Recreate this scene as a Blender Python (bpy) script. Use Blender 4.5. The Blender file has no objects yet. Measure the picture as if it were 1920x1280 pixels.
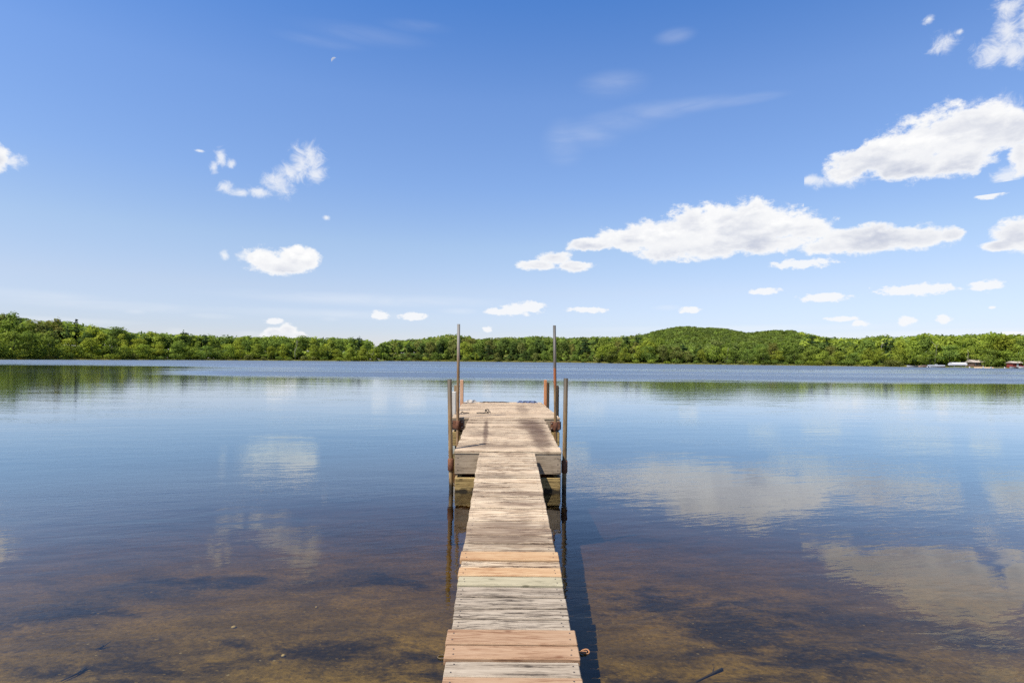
import bpy, bmesh, math, random
import numpy as np
from mathutils import Vector, Matrix
random.seed(7)
C = bpy.context.scene.collection
R = math.radians
PI = math.pi

# ------------------------------------------------------------------ camera model
F = 1067.0            # focal length measured on a 1920 wide photograph
HC = 1.5              # height of the lens above the lake
ROLL = 0.0087
def uv(x, y):
    dx, dy = x - 960.0, y - 675.0
    c, s = math.cos(ROLL), math.sin(ROLL)
    return dx * c + dy * s, -dx * s + dy * c
def P(x, y, Y):
    u, v = uv(x, y)
    return Vector((u * Y / F, Y, HC - v * Y / F))

# ------------------------------------------------------------------ object helpers
def link(o, parent=None):
    C.objects.link(o)
    if parent is not None:
        o.parent = parent
    return o
def tag(o, label=None, cat=None, group=None, kind=None):
    if label: o['label'] = label
    if cat: o['category'] = cat
    if group: o['group'] = group
    if kind: o['kind'] = kind
    return o
def thing(name, label, cat, loc=(0, 0, 0), rz=0.0, group=None):
    o = bpy.data.objects.new(name, None)
    o.empty_display_size = 0.2
    o.location = loc
    o.rotation_euler = (0, 0, rz)
    link(o)
    return tag(o, label, cat, group)
def obj(name, bm, mats, parent=None, smooth=False, loc=None):
    me = bpy.data.meshes.new(name)
    if smooth:
        for f in bm.faces: f.smooth = True
    bm.to_mesh(me)
    bm.free()
    if not isinstance(mats, (list, tuple)): mats = [mats]
    for m in mats: me.materials.append(m)
    o = bpy.data.objects.new(name, me)
    if loc is not None: o.location = loc
    return link(o, parent)
def obj_np(name, verts, faces, mats, parent=None, col=None, do_link=True, nrm=None):
    """verts (n,3), faces (m,4) quads or (m,3) tris as numpy arrays"""
    me = bpy.data.meshes.new(name)
    k = faces.shape[1]
    me.vertices.add(len(verts)); me.vertices.foreach_set('co', verts.astype(np.float32).ravel())
    me.loops.add(faces.size); me.loops.foreach_set('vertex_index', faces.astype(np.int32).ravel())
    me.polygons.add(len(faces))
    me.polygons.foreach_set('loop_start', np.arange(0, faces.size, k, dtype=np.int32))
    me.polygons.foreach_set('loop_total', np.full(len(faces), k, dtype=np.int32))
    me.update(calc_edges=True)
    if nrm is not None:
        me.polygons.foreach_set('use_smooth', np.ones(len(faces), dtype=bool))
        me.normals_split_custom_set_from_vertices(nrm.astype(np.float32))
    if col is not None:
        a = me.attributes.new('tone', 'FLOAT_COLOR', 'POINT')
        a.data.foreach_set('color', col.astype(np.float32).ravel())
    if not isinstance(mats, (list, tuple)): mats = [mats]
    for m in mats: me.materials.append(m)
    o = bpy.data.objects.new(name, me)
    if do_link: link(o, parent)
    return o

def new_bm():
    bm = bmesh.new()
    bm.verts.layers.float_color.new('tone')
    return bm
def tone_of(bm): return bm.verts.layers.float_color['tone']
def rtone(lo=0.0, hi=1.0):
    return (random.random(), random.random(), random.uniform(lo, hi), 1.0)
def hexa(bm, pts, bevel=0.003, tone=None, mat=0):
    """box from 8 points: bottom ring (4) then top ring (4)"""
    tmp = bmesh.new()
    vs = [tmp.verts.new(p) for p in pts]
    for q in ((3, 2, 1, 0), (4, 5, 6, 7), (0, 1, 5, 4), (1, 2, 6, 5), (2, 3, 7, 6), (3, 0, 4, 7)):
        tmp.faces.new([vs[i] for i in q])
    tmp.normal_update()
    if bevel > 0:
        bmesh.ops.bevel(tmp, geom=list(tmp.edges), offset=bevel, segments=1, affect='EDGES', profile=0.5)
    lay = tone_of(bm)
    t = tone or rtone()
    m = {}
    for v in tmp.verts:
        nv = bm.verts.new(v.co); nv[lay] = t; m[v] = nv
    for f in tmp.faces:
        nf = bm.faces.new([m[v] for v in f.verts]); nf.material_index = mat
    tmp.free()
def box(bm, x0, x1, y0, y1, z0, z1, bevel=0.003, tone=None, mat=0):
    hexa(bm, [(x0, y0, z0), (x1, y0, z0), (x1, y1, z0), (x0, y1, z0),
              (x0, y0, z1), (x1, y0, z1), (x1, y1, z1), (x0, y1, z1)], bevel, tone, mat)
def tube(bm, pts, rad, seg=14, caps=True, mat=0, tone=None, hollow=0.0):
    lay = tone_of(bm); t = tone or rtone()
    pts = [Vector(p) for p in pts]
    if not isinstance(rad, (list, tuple)): rad = [rad] * len(pts)
    rings = []
    n = len(pts)
    up = None
    for i, p in enumerate(pts):
        d = (pts[min(i + 1, n - 1)] - pts[max(i - 1, 0)]).normalized()
        if up is None:
            up = Vector((0, 0, 1)) if abs(d.z) < 0.9 else Vector((1, 0, 0))
        a = d.cross(up).normalized(); b = a.cross(d).normalized(); up = b
        ring = []
        for k in range(seg):
            th = 2 * PI * k / seg
            v = bm.verts.new(p + (a * math.cos(th) + b * math.sin(th)) * rad[i]); v[lay] = t
            ring.append(v)
        rings.append(ring)
    for i in range(n - 1):
        for k in range(seg):
            f = bm.faces.new([rings[i][k], rings[i][(k + 1) % seg], rings[i + 1][(k + 1) % seg], rings[i + 1][k]])
            f.smooth = True; f.material_index = mat
    if caps:
        f = bm.faces.new(rings[0][::-1]); f.material_index = mat
        if hollow > 0:      # open pipe mouth with a wall
            d = (pts[-1] - pts[-2]).normalized()
            c = pts[-1]
            inner = []
            for v in rings[-1]:
                w = bm.verts.new(c + (v.co - c) * hollow); w[lay] = t; inner.append(w)
            deep = []
            for v in inner:
                w = bm.verts.new(v.co - d * 0.25); w[lay] = t; deep.append(w)
            for k in range(seg):
                k2 = (k + 1) % seg
                bm.faces.new([rings[-1][k], rings[-1][k2], inner[k2], inner[k]]).material_index = mat
                bm.faces.new([inner[k], inner[k2], deep[k2], deep[k]]).material_index = mat
            bm.faces.new(deep).material_index = mat
        else:
            f = bm.faces.new(rings[-1]); f.material_index = mat

# ------------------------------------------------------------------ node helper
class NT:
    def __init__(s, tree):
        s.t = tree; s.n = tree.nodes; s.l = tree.links
    def add(s, kind, **kw):
        nd = s.n.new(kind)
        for k, v in kw.items(): setattr(nd, k, v)
        return nd
    def put(s, sock, v):
        if v is None: return
        if isinstance(v, bpy.types.NodeSocket): s.l.new(v, sock)
        else:
            try: sock.default_value = v
            except Exception:
                sock.default_value = (v[0], v[1], v[2], 1.0) if hasattr(v, '__len__') else v
    def math(s, op, a, b=None, c=None, clamp=False):
        nd = s.add('ShaderNodeMath', operation=op, use_clamp=clamp)
        s.put(nd.inputs[0], a); s.put(nd.inputs[1], b)
        if c is not None: s.put(nd.inputs[2], c)
        return nd.outputs[0]
    def vmath(s, op, a, b=None, c=None, out=0):
        nd = s.add('ShaderNodeVectorMath', operation=op)
        s.put(nd.inputs[0], a); s.put(nd.inputs[1], b)
        if c is not None: s.put(nd.inputs[2], c)
        return nd.outputs['Value'] if op in ('LENGTH', 'DOT_PRODUCT', 'DISTANCE') else nd.outputs[0]
    def mix(s, fac, a, b, blend='MIX'):
        nd = s.add('ShaderNodeMix', data_type='RGBA', blend_type=blend)
        s.put(nd.inputs[0], fac); s.put(nd.inputs[6], col4(a)); s.put(nd.inputs[7], col4(b))
        return nd.outputs[2]
    def mixf(s, fac, a, b):
        nd = s.add('ShaderNodeMix', data_type='FLOAT')
        s.put(nd.inputs[0], fac); s.put(nd.inputs[2], a); s.put(nd.inputs[3], b)
        return nd.outputs[0]
    def sstep(s, v, lo, hi, a=0.0, b=1.0, kind='SMOOTHSTEP'):
        nd = s.add('ShaderNodeMapRange', interpolation_type=kind, clamp=True) if kind != 'LINEAR' else s.add('ShaderNodeMapRange', clamp=True)
        s.put(nd.inputs[0], v); s.put(nd.inputs[1], lo); s.put(nd.inputs[2], hi); s.put(nd.inputs[3], a); s.put(nd.inputs[4], b)
        return nd.outputs[0]
    def noise(s, vec, scale=5.0, detail=4.0, rough=0.55, dist=0.0, out='Fac', dims='3D'):
        nd = s.add('ShaderNodeTexNoise', noise_dimensions=dims)
        if vec is not None: s.put(nd.inputs['Vector'], vec)
        s.put(nd.inputs['Scale'], scale); s.put(nd.inputs['Detail'], detail); s.put(nd.inputs['Roughness'], rough); s.put(nd.inputs['Distortion'], dist)
        return nd.outputs[out]
    def ramp(s, fac, stops, interp='LINEAR'):
        nd = s.add('ShaderNodeValToRGB')
        nd.color_ramp.interpolation = interp
        el = nd.color_ramp.elements
        while len(el) < len(stops): el.new(0.5)
        for e, (p, c) in zip(el, stops):
            e.position = p; e.color = col4(c)
        s.put(nd.inputs[0], fac)
        return nd.outputs[0]
def col4(c):
    if isinstance(c, bpy.types.NodeSocket): return c
    if hasattr(c, '__len__'): return (c[0], c[1], c[2], 1.0)
    return (c, c, c, 1.0)
ALB = 0.54     # real-world reflectance behind a sunlit display colour at this exposure
def lin(r, g, b):
    def f(c):
        c /= 255.0
        return c / 12.92 if c <= 0.04045 else ((c + 0.055) / 1.055) ** 2.4
    return (f(r) * ALB, f(g) * ALB, f(b) * ALB)
def material(name):
    m = bpy.data.materials.new(name)
    m.use_nodes = True
    m.node_tree.nodes.clear()
    nt = NT(m.node_tree)
    out = nt.add('ShaderNodeOutputMaterial')
    return m, nt, out
def principled(nt, out, color, rough=0.7, bump=None, bstr=0.3, bdist=0.01, metal=0.0, spec=0.4):
    b = nt.add('ShaderNodeBsdfPrincipled')
    nt.put(b.inputs['Base Color'], col4(color)); nt.put(b.inputs['Roughness'], rough); nt.put(b.inputs['Metallic'], metal)
    nt.put(b.inputs['Specular IOR Level'], spec)
    if bump is not None:
        bp = nt.add('ShaderNodeBump')
        nt.put(bp.inputs['Strength'], bstr); nt.put(bp.inputs['Distance'], bdist); nt.put(bp.inputs['Height'], bump)
        nt.l.new(bp.outputs[0], b.inputs['Normal'])
    nt.l.new(b.outputs[0], out.inputs['Surface'])
    return b

def wood(name, light, mid, dark, streak=0.5, grain_axis='X', stains=None, rough=0.8, tint=0.22, knots=True, wet=False):
    m, nt, out = material(name)
    tc = nt.add('ShaderNodeTexCoord').outputs['Object']
    at = nt.add('ShaderNodeAttribute', attribute_name='tone')
    sep = nt.add('ShaderNodeSeparateColor'); nt.l.new(at.outputs['Color'], sep.inputs[0])
    off = nt.vmath('SCALE', at.outputs['Vector']); off.node.inputs[3].default_value = 31.0
    base = nt.vmath('ADD', tc, off)
    def g(a, b):
        sc = (a, b, b) if grain_axis == 'X' else ((b, a, b) if grain_axis == 'Y' else (b, b, a))
        return nt.vmath('MULTIPLY', base, sc)
    warp = nt.noise(base, 3.0, 2.0, 0.5, out='Color')
    wv = nt.vmath('MULTIPLY_ADD', warp, (0.0, 0.05, 0.05) if grain_axis == 'X' else (0.05, 0.0, 0.05), base)
    def gw(a, b):
        sc = (a, b, b) if grain_axis == 'X' else ((b, a, b) if grain_axis == 'Y' else (b, b, a))
        return nt.vmath('MULTIPLY', wv, sc)
    n1 = nt.noise(gw(1.8, 36.0), 1.0, 8.0, 0.72)
    n2 = nt.noise(gw(4.5, 105.0), 1.0, 7.0, 0.70)
    n3 = nt.noise(gw(11.0, 300.0), 1.0, 4.0, 0.7)
    blot = nt.noise(nt.vmath('MULTIPLY', tc, (2.4, 3.4, 2.4)), 1.0, 5.0, 0.6)
    c = nt.mix(nt.math('MULTIPLY_ADD', nt.sstep(n1, 0.38, 0.62), 0.7, nt.math('MULTIPLY', nt.sstep(n3, 0.35, 0.65), 0.3)), light, mid)
    k1 = nt.math('MULTIPLY', nt.sstep(n2, 0.46, 0.60), nt.sstep(blot, 0.36, 0.60))
    c = nt.mix(nt.math('MULTIPLY', k1, streak), c, dark)
    k2 = nt.math('MULTIPLY', nt.sstep(n1, 0.56, 0.64), nt.math('MULTIPLY', nt.sstep(n3, 0.38, 0.58, .35, 1.0), streak))
    c = nt.mix(k2, c, tuple(v * 0.6 for v in dark))
    if knots:
        vo = nt.add('ShaderNodeTexVoronoi', voronoi_dimensions='3D', feature='F1')
        nt.put(vo.inputs['Vector'], gw(3.6, 8.5)); nt.put(vo.inputs['Scale'], 1.0)
        kn = nt.sstep(nt.math('ADD', vo.outputs['Distance'], nt.math('MULTIPLY_ADD', n2, .12, -.06)), 0.04, 0.12, 1.0, 0.0)
        c = nt.mix(nt.math('MULTIPLY', kn, 0.75), c, tuple(v * 0.8 for v in dark))
    if stains:
        for (cx, cy, rx, ry, rot, amt, scol) in stains:
            d = nt.vmath('ADD', tc, (-cx, -cy, 0.0))
            mp = nt.add('ShaderNodeVectorRotate', rotation_type='Z_AXIS'); nt.l.new(d, mp.inputs['Vector']); mp.inputs['Angle'].default_value = -rot
            q = nt.vmath('MULTIPLY', mp.outputs[0], (1 / rx, 1 / ry, 0.0))
            ln = nt.vmath('LENGTH', q)
            e = nt.math('ADD', ln, nt.math('MULTIPLY_ADD', nt.noise(nt.vmath('MULTIPLY', tc, (7.0, 24.0, 7.0)), 1.0, 5.0, 0.6), 1.6, -0.8))
            f = nt.math('MULTIPLY', nt.sstep(e, 0.4, 1.05, 1.0, 0.0), amt)
            f = nt.math('MULTIPLY', f, nt.sstep(n2, 0.25, 0.6, 0.45, 1.0))
            c = nt.mix(f, c, scol)
    v = nt.math('MULTIPLY_ADD', sep.outputs[2], tint * 2, 1.0 - tint)
    c = nt.mix(1.0, c, nt.add('ShaderNodeCombineColor').outputs[0], 'MULTIPLY')
    comb = c.node.inputs[7].links[0].from_node
    for i in range(3): nt.l.new(v, comb.inputs[i])
    if wet:   # algae and damp near the waterline
        gp = nt.add('ShaderNodeNewGeometry').outputs['Position']
        sx = nt.add('ShaderNodeSeparateXYZ'); nt.l.new(gp, sx.inputs[0])
        zz = nt.math('ADD', sx.outputs[2], nt.math('MULTIPLY_ADD', nt.noise(nt.vmath('MULTIPLY', gp, (11, 11, 14)), 1.0, 5.0), 0.16, -0.08))
        c = nt.mix(nt.sstep(zz, 0.01, 0.055, 0.97, 0.0), c, (0.018, 0.013, 0.007))
    h = nt.math('ADD', nt.math('MULTIPLY', n2, 0.6), nt.math('MULTIPLY', n3, 0.4))
    principled(nt, out, c, rough, bump=h, bstr=0.5, bdist=0.004, spec=0.25)
    return m

def flat(name, color, rough=0.6, metal=0.0, var=0.15, scale=3.0, spec=0.4):
    m, nt, out = material(name)
    tc = nt.add('ShaderNodeTexCoord').outputs['Object']
    n = nt.noise(tc, scale, 5.0, 0.6)
    c = nt.mix(n, tuple(v * (1 - var) for v in color), tuple(min(1, v * (1 + var)) for v in color))
    principled(nt, out, c, rough, metal=metal, spec=spec)
    return m

def patchy(name, cols, scale=(20, 20, 5), rough=0.6, metal=0.0, zgrad=None, bump=0.3):
    """metal / painted surface with patches of several colours; zgrad=(z0,z1,col) fades to col from z0 (none) to z1 (full)"""
    m, nt, out = material(name)
    tc = nt.add('ShaderNodeTexCoord').outputs['Object']
    n = nt.noise(nt.vmath('MULTIPLY', tc, scale), 1.0, 7.0, 0.65)
    k = len(cols)
    c = nt.ramp(n, [(0.32 + 0.36 * i / max(1, k - 1), cc) for i, cc in enumerate(cols)])
    n2 = nt.noise(tc, 160.0, 3.0, 0.6)
    c = nt.mix(nt.sstep(n2, 0.6, 0.75, 0.0, 0.5), c, tuple(v * 0.45 for v in cols[0]))
    if zgrad:
        gp = nt.add('ShaderNodeNewGeometry').outputs['Position']
        sx = nt.add('ShaderNodeSeparateXYZ'); nt.l.new(gp, sx.inputs[0])
        for (z0, z1, cc) in zgrad:
            zz = nt.math('ADD', sx.outputs[2], nt.math('MULTIPLY_ADD', n, 0.3, -0.15))
            c = nt.mix(nt.sstep(zz, z0, z1), c, cc)
    principled(nt, out, c, rough, bump=n2, bstr=bump, bdist=0.002, metal=metal)
    return m

# ------------------------------------------------------------------ setting: shape of the lake
SHX = np.array([-400, -150, 0, 200, 350, 500, 650, 708, 724, 760, 850, 960, 1060, 1110, 1150, 1250, 1400, 1550, 1700, 1800, 1920, 2100, 2400], float)
SHY = np.array([170, 195, 216, 255, 300, 330, 345, 352, 430, 440, 448, 452, 440, 415, 362, 340, 307, 285, 255, 236, 222, 205, 180], float)
def shoreY(x): return float(np.interp(x, SHX, SHY))
SKX = np.array([-100, 0, 12, 25, 50, 57, 62, 85, 115, 140, 150, 165, 180, 200, 228, 235, 255, 275, 300, 310, 330, 345, 352, 365, 380, 388, 400, 420, 440, 460, 490, 515, 540, 557, 565, 590, 610, 625, 640, 652, 675, 690, 700, 715, 752, 790, 815, 832, 852, 877, 890, 911, 955, 1007, 1042, 1086, 1132, 1168, 1190, 1205, 1223, 1246, 1269, 1287, 1310, 1338, 1361, 1384, 1407, 1441, 1464, 1485, 1502, 1540, 1582, 1615, 1625, 1645, 1660, 1690, 1715, 1740, 1765, 1802, 1825, 1865, 1885, 1920, 2000], float)
SKY = np.array([580, 584, 583, 585, 590, 603, 600, 597, 596, 598, 602, 611, 606, 613, 613, 624, 628, 622, 622, 626, 625, 622, 630, 628, 634, 632, 638, 638, 633, 632, 632, 627, 632, 634, 628, 632, 636, 632, 634, 635, 635, 643, 646, 641, 639, 638, 634, 630, 629, 632, 639, 637, 635, 633, 635, 635, 634, 635, 634, 632, 627, 622, 618, 617, 619, 620, 622, 627, 629, 625, 625, 625, 632, 639, 641, 639, 636, 634, 630, 636, 631, 628, 631, 631, 629, 626, 630, 630, 628], float)
def skyl(x): return float(np.interp(x, SKX, SKY))
# terrain skyline (ground under the far canopy): ridge distance and ridge ground height by photo column
RGX = np.array([-400, 0, 150, 300, 450, 700, 740, 820, 860, 960, 1060, 1180, 1210, 1250, 1287, 1340, 1407, 1450, 1500, 1580, 1680, 1800, 1920, 2400], float)
RGY = np.array([290, 300, 330, 380, 420, 470, 560, 580, 580, 590, 620, 720, 800, 860, 880, 880, 870, 840, 780, 620, 450, 430, 400, 360], float)
def ridge_z(x):
    Y = np.interp(x, RGX, RGY)
    yh = 675 + ROLL * (x - 960)
    top = HC + (yh - np.interp(x, SKX, SKY)) * Y / F
    canopy = np.interp(x, [0, 720, 740, 1150, 1220, 1500, 1640, 1920], [17, 15, 12, 12, 9, 9, 14, 15])
    return np.maximum(1.2, top - canopy)
def ground_z(X, Y):
    """height of the one ground sheet: near beach, lake bed, far shore and hills (numpy arrays)"""
    X = np.asarray(X, float); Y = np.asarray(Y, float)
    front = Y > 1.0
    Ys = np.where(front, Y, 1.0)
    px = np.clip(960 + F * X / Ys, -400, 2400)
    px = np.where(front, px, np.where(X < 0, -400, 2400))
    D = np.interp(px, SHX, SHY)
    # outside of the photographed sector the far shore curves round to the near one
    s1 = Y - 1.15 + 0.25 * np.sin(X * 0.45) + 0.1 * np.sin(X * 1.3 + 1.0)
    s2 = (D - Ys)
    t = np.clip(s1, 0, None)
    dep1 = np.interp(t, [0, 1.2, 2.2, 3.5, 5.0, 8.0, 14, 30, 60], [0, .14, .26, .42, .60, .95, 1.6, 2.6, 3.2])
    dep2 = np.interp(np.clip(s2, 0, None), [0, 3, 10, 30], [0, .25, 1.2, 3.2])
    dep = np.minimum(dep1, dep2)
    rip = 0.012 * np.sin(X * 5.1 + np.sin(Y * 3.1) * 1.3) * np.sin(Y * 6.0 + X * 1.2)
    z = -dep + rip * np.clip(dep * 6, 0, 1)
    # land, near side
    zl1 = np.interp(np.clip(-s1, 0, None), [0, 1, 4, 40, 400], [0, .12, .4, 2.0, 6.0])
    # land, far side
    b = -s2
    rY = np.interp(px, RGX, RGY); rz = ridge_z(px)
    k = np.clip((b - 18) / np.maximum(rY - D - 18, 5), 0, 1)
    k = k * k * (3 - 2 * k)
    zl2 = np.interp(np.clip(b, 0, None), [0, 2, 8], [0, .25, .5]) + k * (rz - .5) - 0.01 * np.clip(b - (rY - D), 0, None)
    z = np.where(s1 < 0, zl1, z)
    z = np.where((s2 < 0) & front, np.maximum(zl2, 0.0), z)
    return z
def gz(x, y): return float(ground_z(np.array([x]), np.array([y]))[0])

def build_ground(mat):
    az = np.concatenate([np.arange(-180, -60, 6.0), np.arange(-60, 60, 0.6), np.arange(60, 180, 6.0)])
    t = np.concatenate([[0.0], np.geomspace(0.0015, 0.03, 46), np.geomspace(0.0315, 0.93, 50), np.arange(0.94, 1.2, 0.006), np.geomspace(1.21, 6.0, 50)])
    A = np.radians(az)
    Yd = np.array([np.interp(np.clip(960 + F * math.tan(max(-1.2, min(1.2, a))), -400, 2400), SHX, SHY) if abs(a) < 1.25 else 180.0 for a in A])
    rad = np.where(np.abs(A) < 1.25, Yd / np.maximum(np.cos(A), 0.3), 400.0)
    X = (t[:, None] * rad[None, :]) * np.sin(A)[None, :]
    Y = (t[:, None] * rad[None, :]) * np.cos(A)[None, :]
    Z = ground_z(X, Y)
    V = np.stack([X, Y, Z], -1).reshape(-1, 3)
    n, m = len(t), len(az)
    i, j = np.meshgrid(np.arange(n - 1), np.arange(m), indexing='ij')
    j2 = (j + 1) % m
    Fq = np.stack([i * m + j, i * m + j2, (i + 1) * m + j2, (i + 1) * m + j], -1).reshape(-1, 4)
    Fq = Fq[:, ::-1]
    o = obj_np('ground', V, Fq, mat)
    for p in o.data.polygons: p.use_smooth = True
    return tag(o, kind='structure')

# ---- ground material: lake bed below the waterline, grass above
def ground_material():
    m, nt, out = material('lake_bed_and_grass')
    gp = nt.add('ShaderNodeNewGeometry').outputs['Position']
    sx = nt.add('ShaderNodeSeparateXYZ'); nt.l.new(gp, sx.inputs[0])
    flatp = nt.vmath('MULTIPLY', gp, (1.0, 1.0, 0.0))
    big = nt.noise(nt.vmath('MULTIPLY', flatp, (0.55, 0.8, 1.0)), 1.0, 5.0, 0.62, 0.4)
    midn = nt.noise(nt.vmath('MULTIPLY', flatp, (2.4, 3.8, 1.0)), 1.0, 10.0, 0.74, 0.3)
    fine = nt.noise(flatp, 26.0, 6.0, 0.7)
    sand = nt.mix(nt.sstep(midn, 0.35, 0.65), (0.100, 0.066, 0.013), (0.226, 0.147, 0.031))
    sand = nt.mix(nt.sstep(fine, 0.35, 0.7, 0.0, 0.6), sand, (0.045, 0.030, 0.006))
    # beds of dark weed and sunk leaves
    weed = nt.sstep(nt.math('ADD', big, nt.math('MULTIPLY_ADD', midn, 0.5, -0.25)), 0.49, 0.68, 0.0, 0.85)
    for (cx, cy, rx, ry) in ((1.68, 4.0, .5, .5), (1.82, 3.4, .5, .25), (1.2, 4.5, .36, .3), (.95, 3.1, .4, .12), (1.3, 2.95, .5, .1), (-1.1, 3.42, .5, .17), (-2.03, 3.08, .5, .14), (-.62, 3.25, .3, .2), (-3.2, 3.95, .4, .25), (-1.5, 2.85, .5, .1), (-2.6, 4.8, .5, .2), (-1.1, 5.0, .5, .2)):
        d = nt.vmath('ADD', flatp, (-cx, -cy, 0.0))
        ln = nt.vmath('LENGTH', nt.vmath('MULTIPLY', d, (.72 / rx, .72 / ry, 0.0)))
        e = nt.math('ADD', ln, nt.math('MULTIPLY_ADD', midn, 4.4, -2.1))
        weed = nt.math('MAXIMUM', weed, nt.sstep(e, 0.1, 1.5, 0.95, 0.0))
    weedf = nt.math('MULTIPLY', weed, nt.sstep(fine, 0.3, 0.62, 0.72, 0.97))
    bed = nt.mix(weedf, sand, (0.011, 0.009, 0.006))
    lit = nt.add('ShaderNodeTexVoronoi', feature='F1'); nt.put(lit.inputs['Vector'], nt.vmath('MULTIPLY', flatp, (1.0, 1.7, 1.0))); nt.put(lit.inputs['Scale'], 24.0)
    lsep = nt.add('ShaderNodeSeparateColor'); nt.l.new(lit.outputs['Color'], lsep.inputs[0])
    lm = nt.math('MULTIPLY', nt.sstep(lit.outputs['Distance'], 0.16, 0.26, 1.0, 0.0), nt.math('GREATER_THAN', lsep.outputs[0], 0.55))
    bed = nt.mix(nt.math('MULTIPLY', lm, .75), bed, nt.mix(nt.math('GREATER_THAN', lsep.outputs[1], .6), (0.02, 0.013, 0.006), (0.17, 0.12, 0.035)))
    peb = nt.add('ShaderNodeTexVoronoi', feature='F1'); nt.put(peb.inputs['Vector'], flatp); nt.put(peb.inputs['Scale'], 16.0)
    pm = nt.math('MULTIPLY', nt.sstep(peb.outputs['Distance'], 0.10, 0.16, 1.0, 0.0), nt.math('GREATER_THAN', nt.noise(flatp, 7.0, 1.0), 0.62))
    bed = nt.mix(pm, bed, (0.22, 0.17, 0.08))
    gn = nt.noise(flatp, 0.12, 5.0, 0.6)
    grass = nt.mix(gn, (0.055, 0.085, 0.018), (0.17, 0.19, 0.05))
    c = nt.mix(nt.sstep(sx.outputs[2], 0.01, 0.12), bed, grass)
    principled(nt, out, c, 0.95, bump=nt.math('ADD', fine, midn), bstr=0.6, bdist=0.02, spec=0.1)
    return m
build_ground(ground_material())

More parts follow.
